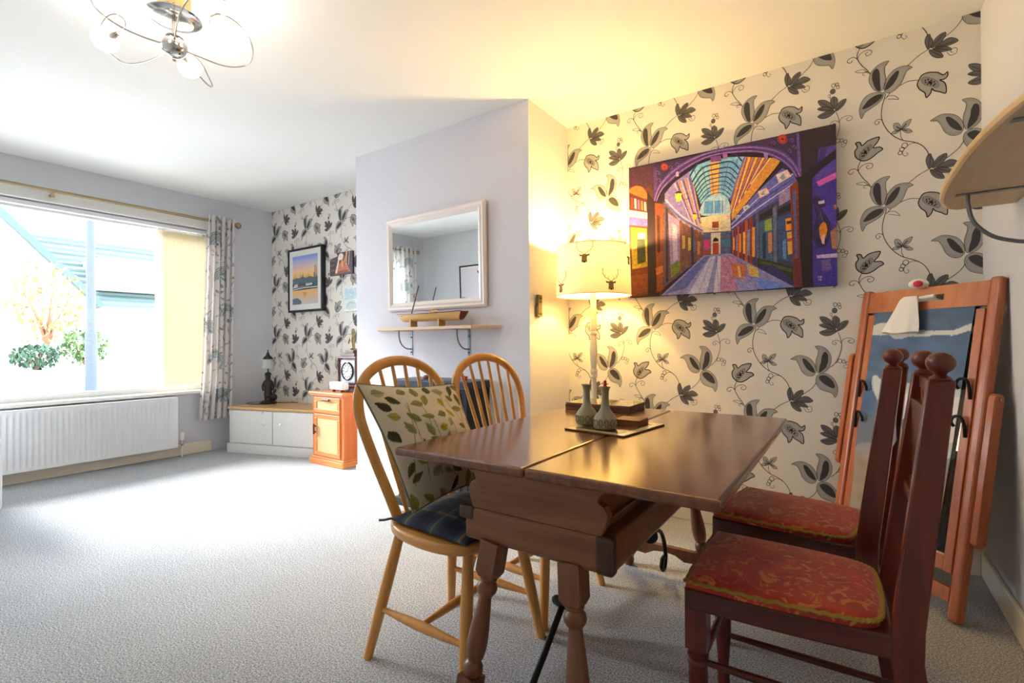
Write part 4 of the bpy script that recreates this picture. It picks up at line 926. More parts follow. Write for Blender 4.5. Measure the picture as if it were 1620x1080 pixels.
# ================================================================== STANDARD LAMP
def lamp():
    cx, cy = -1.205, 2.585; t = thing('standard_lamp', 'cream turned wooden lamp with a lit stag print drum shade', 'lamp', (cx, cy, 0))
    mb = MB(); mb.lathe([(.13, 0), (.132, .012), (.12, .022), (.06, .032), (.03, .05), (.02, .06)], 32); mb.build('base', 'cream_paintwood', t)
    prof = [(.018, .05), (.020, .2), (.015, .42), (.014, .5), (.019, .505), (.019, .515), (.015, .52), (.0185, .62), (.0150, .74), (.0145, .80), (.0205, .806), (.0205, .818), (.017, .822), (.0205, .835), (.0205, .846), (.0155, .852), (.0200, .90), (.0215, .95), (.0180, 1.02), (.0165, 1.045), (.0210, 1.05), (.0210, 1.062), (.017, 1.066), (.0195, 1.11), (.0185, 1.17), (.0205, 1.18), (.0205, 1.192), (.0165, 1.198), (.0175, 1.25), (.014, 1.32), (.010, 1.36)]
    mb = MB(); mb.lathe(prof, 22); mb.build('column', 'cream_paintwood', t)
    R0, R1, z0, z1 = .213, .205, 1.268, 1.545
    def cyl(a, z, d=0):
        f = (z-z0)/(z1-z0); r = R0+(R1-R0)*f+d; return Vector((r*math.cos(a), r*math.sin(a), z))
    mb = MB(); n = 64
    for k in range(n): a0, a1 = 2*PI*k/n, 2*PI*(k+1)/n; mb.poly([cyl(a0, z0), cyl(a1, z0), cyl(a1, z1), cyl(a0, z1)], C(240, 226, 190))
    for zz in (z0, z1): pass
    sh = mb.build('shade', 'print_shade', t, smooth=60)
    # stag heads printed on the shade (strokes wrapped round the drum)
    view = math.atan2(-cy, -cx)
    P = Paint(lambda x, y: cyl(view+x, y, .0012), (0, 0, 1e-9)); P.step = 0
    ink = C(104, 74, 40)
    def stag(a, z, s):
        def q(pts): return [(a+x*s/.21, z+y*s) for x, y in pts]
        P.p(q([(-.013, .012), (-.016, -.005), (-.010, -.03), (-.005, -.036), (.005, -.036), (.010, -.03), (.016, -.005), (.013, .012), (0, .018)]), C(168, 132, 76))
        for sx in (-1, 1):
            P.p(q([(sx*.013, .010), (sx*.032, .016), (sx*.028, .004), (sx*.015, .002)]), ink)
            for pts, w in (([(.006, .016), (.018, .026), (.036, .036), (.046, .052), (.047, .074), (.052, .086)], .0032), ([(.047, .074), (.041, .086)], .0026), ([(.018, .026), (.014, .042)], .002), ([(.036, .036), (.032, .054)], .002), ([(.046, .052), (.056, .060)], .002)):
                P_ = q([(sx*x, y) for x, y in pts]); L = [(x*.21, y) for x, y in P_]
                for (x0, y0), (x1, y1) in zip(L, L[1:]):
                    l = math.hypot(x1-x0, y1-y0); nx, ny = -(y1-y0)/l*w*s*.5, (x1-x0)/l*w*s*.5
                    P.mb.poly([P.tf(xx/.21, yy) for xx, yy in ((x0-nx, y0-ny), (x1-nx, y1-ny), (x1+nx, y1+ny), (x0+nx, y0+ny))], ink)
            P.mb.poly([P.tf(*w) for w in q([(sx*.004, .004), (sx*.009, .006), (sx*.008, .001)])], C(60, 40, 24)); P.mb.poly([P.tf(*w) for w in q([(sx*.011, -.006), (sx*.016, -.02), (sx*.015, -.036), (sx*.010, -.03)])], ink)
        P.mb.poly([P.tf(*w) for w in q([(-.005, -.026), (.005, -.026), (.004, -.033), (-.004, -.033)])], C(60, 40, 24))
    for a, z in ((.46, 1.315), (-.22, 1.462), (-.98, 1.315), (1.2, 1.462), (1.9, 1.315), (2.6, 1.462), (3.3, 1.315), (-1.7, 1.462), (-2.4, 1.315)): stag(a, z, .95)
    so_ = P.mb.build('stag_print', 'print_shade', sh, smooth=0); so_['kind'] = 'stuff'
    for zz, rr in ((z0, R0), (z1, R1)): mb = MB(); mb.tube([(rr*math.cos(2*PI*k/48), rr*math.sin(2*PI*k/48), zz) for k in range(48)], .0022, 6, closed=True); mb.build('shade_rim', 'brass', t)
    mb = MB()
    for k in range(3): a = k*2.094+.4; mb.rod((0, 0, 1.36), (R1*math.cos(a), R1*math.sin(a), z1-.01), .0018, .0018, 6)
    o = mb.build('shade_carrier', 'brass', t)
    mb = MB(); mb.lathe([(.012, 1.36), (.014, 1.385), (.022, 1.41), (.028, 1.435), (.026, 1.46), (.014, 1.475), (.002, 1.478)], 18); mb.build('bulb', 'bulb_light', t)
    ld = bpy.data.lights.new('lamp_bulb', 'POINT'); ld.energy = LAMP_W; ld.color = (1.0, .68, .24); ld.shadow_soft_size = .03; lo = bpy.data.objects.new('lamp_bulb_light', ld); COL.objects.link(lo); lo.parent = t; lo.location = (0, 0, 1.50)
lamp()

# ================================================================== LEANING MIRROR (right corner)
def leaning_mirror():
    cx, cy, a, l, w, hh = .1067, 2.4964, -.81367, .16459, .578, 1.243
    d = Vector((math.cos(a), math.sin(a), 0)); n = Vector((-math.sin(a), math.cos(a), 0)); v = Vector((n.x*math.sin(l), n.y*math.sin(l), math.cos(l))); b = d.cross(v).normalized()  # b points to the room's viewer or away
    if b.dot(n) > 0: b = -b           # b: out of the front face
    m = Matrix(((d.x, v.x, b.x, cx), (d.y, v.y, b.y, cy), (d.z, v.z, b.z, .007), (0, 0, 0, 1)))
    t = thing('leaning_mirror', 'orange pine framed mirror leaning in the corner with a seaside cloth over its glass', 'mirror', (cx, cy, 0))
    def P(*q): mb = MB(); mb.box(*q, m); return mb
    hw = w/2
    for s in (-1, 1):
        x0, x1 = sorted((s*hw, s*(hw-.042))); mb = P(x0, x1, 0, hh, -.036, .0); mb.build('post', 'orange_pine', t, smooth=0, bev=.012, seg=3, world=True)
        x0, x1 = sorted((s*(hw-.046), s*(hw-.078))); mb = P(x0, x1, .16, hh-.115, -.030, -.006); mb.build('inner_stile', 'orange_pine', t, smooth=0, bev=.003, world=True)
    # top rail with a hand slot
    ow = hw-.041; sl = .088; zt0, zt1 = hh-.105, hh-.012
    mb = MB(); mb.box(-ow, -sl, zt0, zt1, -.030, -.006, m); mb.box(sl, ow, zt0, zt1, -.030, -.006, m); mb.box(-sl, sl, zt1-.035, zt1, -.030, -.006, m); mb.box(-sl, sl, zt0, zt0+.034, -.030, -.006, m); mb.build('top_rail', 'orange_pine', t, smooth=0, world=True)
    P(-ow, ow, .060, .112, -.030, -.004).build('bottom_rail', 'orange_pine', t, smooth=0, bev=.003, world=True)
    P(-ow+.036, ow-.036, .16, .215, -.030, -.006).build('inner_rail', 'orange_pine', t, smooth=0, bev=.003, world=True)
    P(-ow+.034, ow-.034, .20, zt0, -.026, -.020).build('glass', 'mirror', t, smooth=0, world=True)
    # hinged side props hanging at both sides
    for s in (-1, 1):
        x0, x1 = sorted((s*(hw+.004), s*(hw+.028))); z0, z1 = (.30, .80) if s > 0 else (.45, .93)
        o_ = .030 if s > 0 else -.03
        mb = MB(); mm = m @ Matrix.Translation((0, z1, -.02)) @ Matrix.Translation((0, -z1, 0))
        oo = [(math.cos(k*PI/8)*.021, math.sin(k*PI/8)*.021+z1) for k in range(9)]+[(math.cos(PI+k*PI/8)*.021, math.sin(PI+k*PI/8)*.021+z0) for k in range(9)]
        mb.prism([(p[0], p[1]) for p in oo], x0, x1, mm @ Matrix(((0, 0, 1, 0), (0, 1, 0, 0), (-1, 0, 0, 0), (0, 0, 0, 1))))
        mb.build('side_prop', 'orange_pine', t, smooth=50, bev=.003, world=True)
        mb = MB(); mb.rod(mm @ Vector((x0-.004*s, z1, 0)), mm @ Vector((x1+.003*s, z1, 0)), .006, .006, 10); mb.build('pivot_bolt', 'nickel', t, world=True)
    for s in (-1, 1):      # black hooks holding the cloth
        for z in (.66, .80) if s < 0 else (.70, .84):
            mb = MB(); mb.tube([m @ q for q in cr([Vector((s*(hw-.055), z-.05, -.002)), Vector((s*(hw-.06), z, .004)), Vector((s*(hw-.07), z+.022, .012)), Vector((s*(hw-.09), z+.018, .016)), Vector((s*(hw-.1), z-.002, .01)), Vector((s*(hw-.094), z-.016, .002))], 4)], .0055, 8); mb.build('hook', 'black_iron', t, world=True)
    # cloth with a generic seaside painting over the glass
    cw0, cw1, cz0, cz1 = -ow+.030, ow-.062, .235, zt0+.004
    def pos(u, vv):
        x = cw0+(cw1+.022*vv-.012*(1-vv)-cw0)*u; z = cz0+(cz1-cz0)*vv; k = .004*math.sin(u*17+vv*3)*(.3+.7*(1-vv))+.003*mnoise.noise(Vector((u*3, vv*4, 2)))
        return m @ Vector((x, z, -.012+k+.004))
    def colf(U, V):
        N = len(U); wob = np.array([mnoise.noise(Vector((a*3, b*9, .4))) for a, b in zip(U, V)]); wob2 = np.array([mnoise.noise(Vector((a*6+b*2, b*22, 3.4))) for a, b in zip(U, V)])
        big = np.array([mnoise.noise(Vector((a*2.2+b*1.5, b*2.6-a, 7.7))) for a, b in zip(U, V)])
        def c3(c): return np.array(C(*c)[:3])
        col = c3((96, 118, 150))[None]*(1+.30*wob2[:, None]); V2 = V+.05*wob
        deep = V2 > .93; col[deep] = c3((92, 112, 136))*(1+.2*wob2[deep, None])
        foam = np.abs(V2-.905) < .016+.012*wob2; col[foam] = c3((214, 212, 204))
        shore = V2 < .60-.25*(1-U); col[shore] = c3((150, 148, 152))*(1+.25*wob2[shore, None])
        pale = (big > .06) & (V2 < .66) & (V2 > .16); col[pale] = c3((204, 208, 206))*(1+.12*wob2[pale, None])
        pale2 = (big > .22) & (V2 < .62) & (V2 > .2); col[pale2] = c3((228, 226, 220))
        sand = (V2 < .30) & (big < .05); col[sand] = c3((166, 146, 128))*(1+.15*wob2[sand, None])
        band = (np.abs(V2-.50-.25*(U-.5)) < .05) & (big < .1); col[band] = c3((118, 126, 140))
        warm = ((U-.62)**2/.05+(V2-.36)**2/.016) < .7; col[warm] = c3((206, 186, 144))*(1+.1*wob2[warm, None])
        return np.clip(col, 0, 1)
    colgrid('seaside_cloth', 'print_fabric', 90, 200, pos, colf, t, world=True)
    # doll hanging by its dress in the hand slot
    doll = thing('rag_doll', 'small white-dressed rag doll tucked in the top rail of the leaning mirror', 'doll', tuple(m @ Vector((-.03, zt0-.11, .01))))
    rings = []
    for k, (z, r) in enumerate(((zt1-.040, .030), (zt0+.040, .040), (zt0-.005, .052), (zt0-.045, .064), (zt0-.080, .074), (zt0-.100, .078))):
        ring = []
        for j in range(28):
            an = 2*PI*j/28; rr = r*(1+(.10 if k > 1 else .03)*math.sin(an*7)*min(1, k/3)); ring.append(m @ Vector((-.030-.005*k+rr*math.cos(an), z+.004*math.sin(an*3)*(k > 3), .018+rr*.26*math.sin(an))))
        rings.append(ring)
    mb = MB(); mb.loft(rings[::-1], cap=True); mb.build('dress', 'white_cloth', doll, smooth=60, world=True)
    mb = MB(); mb.sphere(m @ Vector((-.012, zt1+.014, .006)), .028, 16, 10, (1.2, .8, .75)); mb.build('bonnet', 'white_cloth', doll, world=True)
    mb = MB(); mb.sphere(m @ Vector((.002, zt1+.010, .024)), .014, 12, 8, (1.2, 1, 1)); mb.build('face', 'pink_cloth', doll, world=True)
    mb = MB(); mb.rod(m @ Vector((.0, zt0+.046, .006)), m @ Vector((.06, zt0+.052, .004)), .008, .007, 8); mb.build('arm', 'white_cloth', doll, world=True)
leaning_mirror()

# ================================================================== BOW SHELF on the right wall
def bow_shelf():
    t = thing('bow_shelf', 'bow-fronted birch shelf on grey bracket fixed to the right wall', 'shelf', (XR, 1.72, 1.466)); z0 = 1.466
    fr = [(.325, 2.34), (.296, 2.30), (.268, 2.18), (.255, 2.02), (.252, 1.85), (.257, 1.64), (.272, 1.48), (.292, 1.36), (.325, 1.24)]
    front = [(q.x, q.y) for q in cr([(x, y, 0) for x, y in fr], 5)]
    mb = MB(); mb.mi = 0; mb.prism(front+[(XR-.001, 1.24), (XR-.001, 2.34)], z0, z0+.020)
    mb.build('board', 'birch_ply', t, smooth=25, bev=.0015, world=True)
    mb = MB(); mb.tube([(x-.0012, y, z0+.010) for x, y in front], .0105, 8, hint=(0, 0, 1), flat=.98); mb.build('edge_banding', 'birch_edge', t, world=True)
    for y in (2.10, 1.45):
        mb = MB(); mb.box(.287, XR-.002, y-.010, y+.010, z0-.004, z0-.0005); mb.box(XR-.005, XR-.001, y-.010, y+.010, z0-.20, z0); mb.tube(cr([(.315, y, z0-.003), (.316, y, z0-.04), (.330, y, z0-.095), (.372, y, z0-.142), (.43, y, z0-.165), (XR-.003, y, z0-.168)], 6), .006, 8)
        mb.build('bracket', 'grey_metal', t, world=True)
bow_shelf()

# ================================================================== WALL MIRROR + SHELF on the chimney breast
def wall_mirror():
    x0, x1, z0, z1 = -2.668, -1.797, 1.226, 1.866; cx, cz = (x0+x1)/2, (z0+z1)/2
    t = thing('wall_mirror', 'wide mirror in a white moulded frame on the chimney breast', 'mirror', (cx, CY-.02, z0)); tilt = Matrix.Translation((cx, CY-.004, z0)) @ Matrix.Rotation(math.radians(1.1), 4, 'X')
    w, h = (x1-x0)/2, z1-z0; fwid = .058
    prof = [(0, .0), (.0, .014), (.012, .024), (.024, .022), (.034, .026), (.046, .018), (.054, .014), (fwid, .010), (fwid, 0)]      # across the frame, depth
    for side in range(4):
        mb = MB(); rings = []
        A, B = [((-w, 0), (w, 0)), ((w, 0), (w, h)), ((w, h), (-w, h)), ((-w, h), (-w, 0))][side]
        inn = [(0, 1), (-1, 0), (0, -1), (1, 0)][side]; dr = Vector((B[0]-A[0], B[1]-A[1])).normalized()
        for (E_, sg) in ((A, 1), (B, -1)): rings.append([tilt @ Vector((E_[0]+inn[0]*p+dr.x*sg*p, -d-.002, E_[1]+inn[1]*p+dr.y*sg*p)) for p, d in prof])
        mb.loft(rings); mb.build('frame_rail', 'white_frame', t, smooth=30, world=True)
    mb = MB(); mb.box(-w+.05, w-.05, -.012, -.006, .05, h-.05, tilt); mb.build('glass', 'mirror', t, smooth=0, world=True)
plain('white_frame', C(238, 228, 222), .4, k=.008)
wall_mirror()
def wall_shelf():
    z1, z0 = 1.108, 1.090; t = thing('wall_shelf', 'narrow pale wood shelf on grey brackets below the mirror', 'shelf', (-2.25, CY, z0))
    mb = MB(); mb.prism([(-2.795, CY-.001), (-2.60, CY-.175), (-1.79, CY-.175), (-1.70, CY-.001)], z0, z1); mb.build('board', 'shelf_wood', t, smooth=0, bev=.002, world=True)
    for x in (-2.455, -1.95):
        mb = MB(); y = CY; mb.box(x-.009, x+.009, y-.150, y-.001, z0-.003, z0-.0005); mb.box(x-.009, x+.009, y-.0035, y-.0005, z0-.165, z0); mb.tube(cr([(x, y-.115, z0-.002), (x, y-.113, z0-.045), (x, y-.095, z0-.088), (x, y-.055, z0-.118), (x, y-.003, z0-.124)], 6), .0045, 8)
        mb.build('bracket', 'grey_metal', t, world=True)
        for dz in (.045, .145): mb = MB(); mb.sphere((x, y-.005, z0-dz), .0045, 8, 6); mb.build('screw', 'black_iron', t, world=True)
wood('shelf_wood', C(214, 178, 146), C(230, 198, 168), 'X', .45)
wall_shelf()
def boat():
    zb = 1.109; t = thing('model_boat', 'wooden model sailing boat on a small stand on the wall shelf', 'model boat', (-2.2, CY-.10, zb)); yc = CY-.10
    mb = MB(); rings = []; n = 13
    for k in range(17):
        f = k/16; wid = .046*min(1, (f/.45+.02))**.75*(1-.22*max(0, f-.6)/.4); top = .082+.006*(2*f-1)**2; bot = .036+.030*max(0, 1-f/.10)**1.5
        xs = -2.487+.582*f; ring = []
        for j in range(n):
            q = 2*j/(n-1)-1; h_ = abs(q)**1.5; rake = (-.028*(1-h_) if k == 16 else -.028*(1-h_)*max(0, (f-.9)/.1))+.030*(1-h_)*max(0, 1-f/.12)
            ring.append(Vector((xs+rake, yc+wid*math.copysign(abs(q)**.45, q) if q else yc, zb+bot+(top-bot)*h_)))
        rings.append(ring)
    mb.loft(rings, cap=True, closed=True); mb.build('hull', 'boat_wood', t, smooth=60, world=True)
    for s in (0, n-1): mb = MB(); mb.tube([r[s]+Vector((0, 0, .001)) for r in rings], .003, 6); mb.build('gunwale', 'dark_red_wood', t, world=True)
    tr = rings[-1]; mb = MB(); mb.poly([tuple(p+Vector((.003, 0, 0))) for p in tr], (1, 1, 1, .99)); mb.build('transom', 'dark_red_wood', t, smooth=0, world=True, solid=.004)
    for x in (-2.335, -2.09):
        mb = MB(); mb.prism([(-.03, 0), (.03, 0), (.030, .048), (.012, .036), (-.012, .036), (-.030, .048)], -.006, .006, Matrix(((0, 0, 1, x), (1, 0, 0, yc), (0, 1, 0, zb), (0, 0, 0, 1)))); mb.build('stand', 'boat_wood', t, smooth=0, world=True)
    mb = MB(); mb.rod((-2.365, yc, zb+.05), (-2.285, yc, zb+.268), .0042, .0035, 8); mb.build('mast', 'dark_red_wood', t, world=True)
    mb = MB(); mb.box(-2.17, -2.13, yc-.018, yc+.018, zb+.07, zb+.092); mb.prism([(-2.175, zb+.092), (-2.125, zb+.092), (-2.15, zb+.106)], yc-.02, yc+.02, Matrix(((1, 0, 0, 0), (0, 0, -1, 2*yc), (0, 1, 0, 0), (0, 0, 0, 1)))); mb.build('cabin', 'boat_wood', t, smooth=0, world=True)
    for x in (-2.42, -2.30, -2.24, -2.05): mb = MB(); mb.box(x-.006, x+.006, yc-.03, yc+.03, zb+.074, zb+.078); mb.build('thwart', 'boat_wood', t, smooth=0, world=True)
boat()
def remote():
    t = thing('wall_remote', 'olive remote control in a holder on the chimney breast side', 'remote', (CX1, 2.455, 1.155)); x = CX1
    mb = MB(); mb.box(x+.0005, x+.020, 2.428, 2.482, 1.156, 1.215); mb.build('holder', 'beige_device', t, smooth=0, bev=.004, world=True)
    mb = MB(); mb.box(x+.004, x+.024, 2.432, 2.478, 1.168, 1.283); mb.build('handset', 'beige_device', t, smooth=0, bev=.006, seg=3, world=True)
    for z in (1.262, 1.240): mb = MB(); mb.box(x+.023, x+.0265, 2.445, 2.465, z-.006, z+.006); mb.build('button', 'dark_button', t, smooth=0, bev=.002, world=True)
remote()
def fire():
    t = thing('electric_fire', 'black free-standing electric fire behind the pine chairs', 'fireplace', (-2.05, 2.25, 0)); x0, x1, y0, y1, zt = -2.34, -1.775, 2.14, CY-.022, .785
    mb = MB(); mb.box(x0, x1, y0, y1, 0, zt-.045); mb.build('body', 'black_plastic', t, smooth=0, bev=.006, world=True)
    mb = MB(); mb.box(x0-.02, x1+.02, y0-.02, y1, zt-.045, zt); mb.build('top_ledge', 'navy', t, smooth=0, bev=.008, world=True)
    mb = MB(); mb.box(x0+.05, x1-.05, y0-.008, y0-.0005, .16, zt-.07); mb.build('glass_front', 'black_gloss', t, smooth=0, bev=.002, world=True)
    mb = MB(); mb.box(x0-.02, x1+.02, y0-.02, y1, 0.0, .05); mb.build('plinth', 'black_plastic', t, smooth=0, bev=.004, world=True)
    b = MB(); b.box(-2.55, -1.70, CY-.020, CY-.001, 0.11, .775); tag(b.build('hearth_panel', 'white_gloss', smooth=0, bev=.003), 'pale back panel on the chimney breast behind the black fire', 'panel')
    for x, c, nm, lb in ((-1.86, 'red_plastic', 'flower_ornament', 'small red flower ornament on top of the black fire'), (-2.16, 'rug_brown', 'pebble_ornament', 'small brown domed ornament on top of the black fire')):
        mb = MB()
        if c == 'red_plastic':
            for k in range(6): mb.sphere((x+.012*math.cos(k*1.05), 2.22+.012*math.sin(k*1.05), zt+.018), .009, 8, 6, (1, 1, .7))
            mb.sphere((x, 2.22, zt+.020), .008, 8, 6); mb.lathe([(.014, zt+.0005), (.017, zt+.008), (.012, zt+.016)], 12, Matrix.Translation((x, 2.22, 0)))
        else: mb.lathe([(.030, zt+.0005), (.032, zt+.006), (.026, zt+.016), (.014, zt+.022), (.002, zt+.023)], 16, Matrix.Translation((x, 2.22, 0)))
        tag(mb.build(nm, c), lb, 'ornament')
fire()

# ================================================================== LEFT ALCOVE
def corner_cupboard():
    A, B = Vector((-4.800, 2.303)), Vector((-3.83, 2.595)); t = thing('corner_cupboard', 'low white corner cupboard with an oak top under the window end', 'cupboard', (-4.5, 2.6, 0)); zt = .425
    d = (B-A).normalized(); nn = Vector((d.y, -d.x))      # nn points into the room
    body = [(A.x, A.y), (B.x, B.y), (B.x, YW-.002), (A.x, YW-.002)]
    mb = MB(); mb.prism(body, 0.0, zt-.022); mb.build('carcass', 'white_gloss', t, smooth=0, world=True)
    top = [(A.x-.01+nn.x*.02, A.y+nn.y*.02), (B.x+nn.x*.02, B.y+nn.y*.02), (B.x, YW-.002), (A.x-.012, YW-.002)]
    mb = MB(); mb.prism(top, zt-.022, zt); mb.build('worktop', 'light_oak', t, smooth=0, bev=.005, world=True)
    L = (B-A).length; m = Matrix(((d.x, nn.x, 0, A.x), (d.y, nn.y, 0, A.y), (0, 0, 1, 0), (0, 0, 0, 1)))
    mb = MB(); mb.box(-.02, L, 0.001, .014, 0, .085, m); mb.build('plinth', 'white_gloss', t, smooth=0, bev=.004, world=True)
    for k in range(2):
        u0 = .05+k*.47; mb = MB(); mb.box(u0, u0+.46, .001, .017, .095, zt-.032, m); dr = mb.build('door', 'white_gloss', t, smooth=0, bev=.003, world=True)
        ku = u0+(.385 if k == 0 else .1); mb = MB(); mb.lathe([(.006, 0), (.006, .012), (.014, .018), (.015, .025), (.009, .030), (.001, .031)], 14, m @ axis_mat((ku, .0165, .285), (ku, .05, .285))); mb.build('knob', 'white_plastic', dr, world=True)
    mb = MB(); mb.tube([m @ Vector((.42, .03, zt-.025)), m @ Vector((.425, .034, zt-.035)), m @ Vector((.42, .036, zt-.05))], .004, 6); mb.build('catch', 'nickel', t, world=True)
    mb = MB(); mb.box(.040, .047, .0012, .004, .095, zt-.03, m); mb.build('painted_door_gap', 'rug_brown', t, smooth=0, world=True)  # solid dark strip, its colour stands in for the shade of a door gap
corner_cupboard()
def figurine_lamp():
    x, y, z = -4.70, 2.62, .425; t = thing('figurine_lamp', 'small bronze figurine lamp with a frosted glass shade on the corner cupboard', 'lamp', (x, y, z))
    view = math.atan2(-y, -x)
    mb = MB(); mb.lathe([(.078, .0005), (.082, .012), (.07, .022), (.05, .030), (.02, .034)], 20, Matrix.Diagonal((1.15, .9, 1, 1))); mb.build('base', 'bronze', t)
    # bronze child figure in coat and cap, one continuous skin
    me = bpy.data.meshes.new('figure')
    J = {'hip': (0, 0, .12, .034), 'ch': (0, 0, .185, .040), 'nk': (0, 0, .232, .018), 'hd': (0, 0, .262, .027), 'cap': (0, 0, .282, .026), 'll': (-.016, 0, .085, .024), 'lk': (-.020, .0, .055, .017), 'lf': (-.021, 0, .032, .015), 'lt': (-.024, -.022, .030, .011), 'rl': (.016, 0, .085, .024), 'rk': (.020, 0, .055, .017), 'rf': (.021, 0, .032, .015), 'rt': (.024, -.022, .030, .011), 'ls': (-.035, 0, .21, .017), 'le': (-.050, -.008, .165, .015), 'lh': (-.040, -.026, .125, .011), 'rs': (.035, 0, .21, .017), 're': (.050, -.008, .165, .015), 'rh': (.038, -.028, .128, .011)}
    E = [('hip', 'ch'), ('ch', 'nk'), ('nk', 'hd'), ('hd', 'cap'), ('hip', 'll'), ('ll', 'lk'), ('lk', 'lf'), ('lf', 'lt'), ('hip', 'rl'), ('rl', 'rk'), ('rk', 'rf'), ('rf', 'rt'), ('ch', 'ls'), ('ls', 'le'), ('le', 'lh'), ('ch', 'rs'), ('rs', 're'), ('re', 'rh')]
    K = list(J); me.from_pydata([J[k][:3] for k in K], [(K.index(a), K.index(b)) for a, b in E], []); me.materials.append(M['bronze']); o = bpy.data.objects.new('figure', me); COL.objects.link(o); o.parent = t; o.rotation_euler.z = view+PI/2
    md = o.modifiers.new('skin', 'SKIN'); md.use_smooth_shade = True
    for k, sv in zip(K, me.skin_vertices[0].data): sv.radius = (J[k][3], J[k][3]*.85); sv.use_root = (k == 'hip')
    ms = o.modifiers.new('sub', 'SUBSURF'); ms.levels = 1; ms.render_levels = 1
    mb = MB(); mb.lathe([(.024, .276), (.030, .280), (.029, .296), (.018, .306), (.002, .309)], 14); c = mb.build('cap', 'bronze', t)
    mb = MB(); mb.lathe([(.045, .075), (.048, .09), (.036, .15), (.030, .16)], 16, Matrix.Diagonal((1, .75, 1, 1))); mb.build('coat', 'bronze', t)
    mb = MB(); mb.sphere((.052*math.cos(view+1.2), .052*math.sin(view+1.2), .062), .032, 12, 8, (1, 1, 1.1)); mb.build('basket', 'bronze', t)
    bx_, by_ = -math.cos(view)*.03, -math.sin(view)*.03
    mb = MB(); mb.tube(cr([(bx_, by_, .03), (bx_, by_, .2), (bx_*.8, by_*.8, .38), (bx_*.5, by_*.5, .50), (0, 0, .525), (-bx_*.2, -by_*.2, .50)], 5), .0055, 8); mb.build('stem', 'bronze', t)
    mb = MB(); mb.lathe([(.046, .435), (.040, .452), (.022, .468), (.012, .49), (.008, .505)], 20); mb.build('shade_cap', 'bronze', t)
    mb = MB(); mb.lathe([(.060, .345), (.054, .36), (.048, .40), (.040, .436), (.036, .445)], 24, cap=False); mb.build('glass_shade', 'frost_glass', t, solid=.003)
    mb = MB(); mb.tube(cr([(.06, .02, .006), (-.02, -.10, .004), (-.14, -.13, .004), (-.22, -.08, .004), (-.19, -.02, .004), (-.08, .01, .004), (.0, .06, .004), (.10, .13, .004), (.20, .19, .004)], 6), .0035, 6); mb.build('cable', 'cable_black', t)
figurine_lamp()
def orange_cabinet():
    x0, x1, y0, y1, zt = -3.775, -3.345, 2.475, 2.80, .605; t = thing('bedside_cabinet', 'small orange pine cabinet with cane panels beside the chimney breast', 'cabinet', ((x0+x1)/2, (y0+y1)/2, 0))
    mb = MB(); mb.box(x0+.012, x1-.004, y0+.012, y1, .06, zt-.03); mb.build('carcass', 'cabinet_orange', t, smooth=0, bev=.002, world=True)
    mb = MB(); mb.box(x0-.018, x1+.014, y0-.012, y1, zt-.022, zt); mb.box(x0, x1+.006, y0+.002, y1, zt-.036, zt-.022); mb.build('top', 'cabinet_trim', t, smooth=0, bev=.006, seg=3, world=True)
    mb = MB(); mb.box(x0-.012, x1+.010, y0-.010, y1, 0, .048); mb.box(x0+.002, x1+.002, y0+.004, y1, .048, .062); mb.build('plinth', 'cabinet_trim', t, smooth=0, bev=.005, world=True)
    def front(name, za, zb):
        xa, xb = x0+.045, x1-.045; mb = MB(); f = .034; mb.box(xa, xb, y0+.002, y0+.0118, za, za+f); mb.box(xa, xb, y0+.002, y0+.0118, zb-f, zb); mb.box(xa, xa+f, y0+.002, y0+.0118, za+f, zb-f); mb.box(xb-f, xb, y0+.002, y0+.0118, za+f, zb-f)
        o = mb.build(name, 'cabinet_trim', t, smooth=0, bev=.003, world=True)
        mb = MB(); mb.box(xa+f, xb-f, y0+.007, y0+.0117, za+f, zb-f); mb.build('cane_panel', 'cane', o, smooth=0, world=True); return o
    dr = front('drawer', zt-.175, zt-.045); do = front('door', .075, zt-.185)
    xm = (x0+x1)/2; mb = MB(); mb.rod((xm-.05, y0-.012, zt-.062), (xm+.05, y0-.012, zt-.062), .008, .008, 10); mb.box(xm-.045, xm+.045, y0-.012, y0+.004, zt-.068, zt-.058); mb.build('handle', 'dark_red_wood', dr, world=True)
    mb = MB(); mb.rod((x0+.062, y0-.014, .25), (x0+.062, y0-.014, .335), .0075, .0075, 10); mb.box(x0+.057, x0+.067, y0-.014, y0+.003, .262, .275); mb.box(x0+.057, x0+.067, y0-.014, y0+.003, .31, .323); mb.build('handle', 'dark_red_wood', do, world=True)
orange_cabinet()
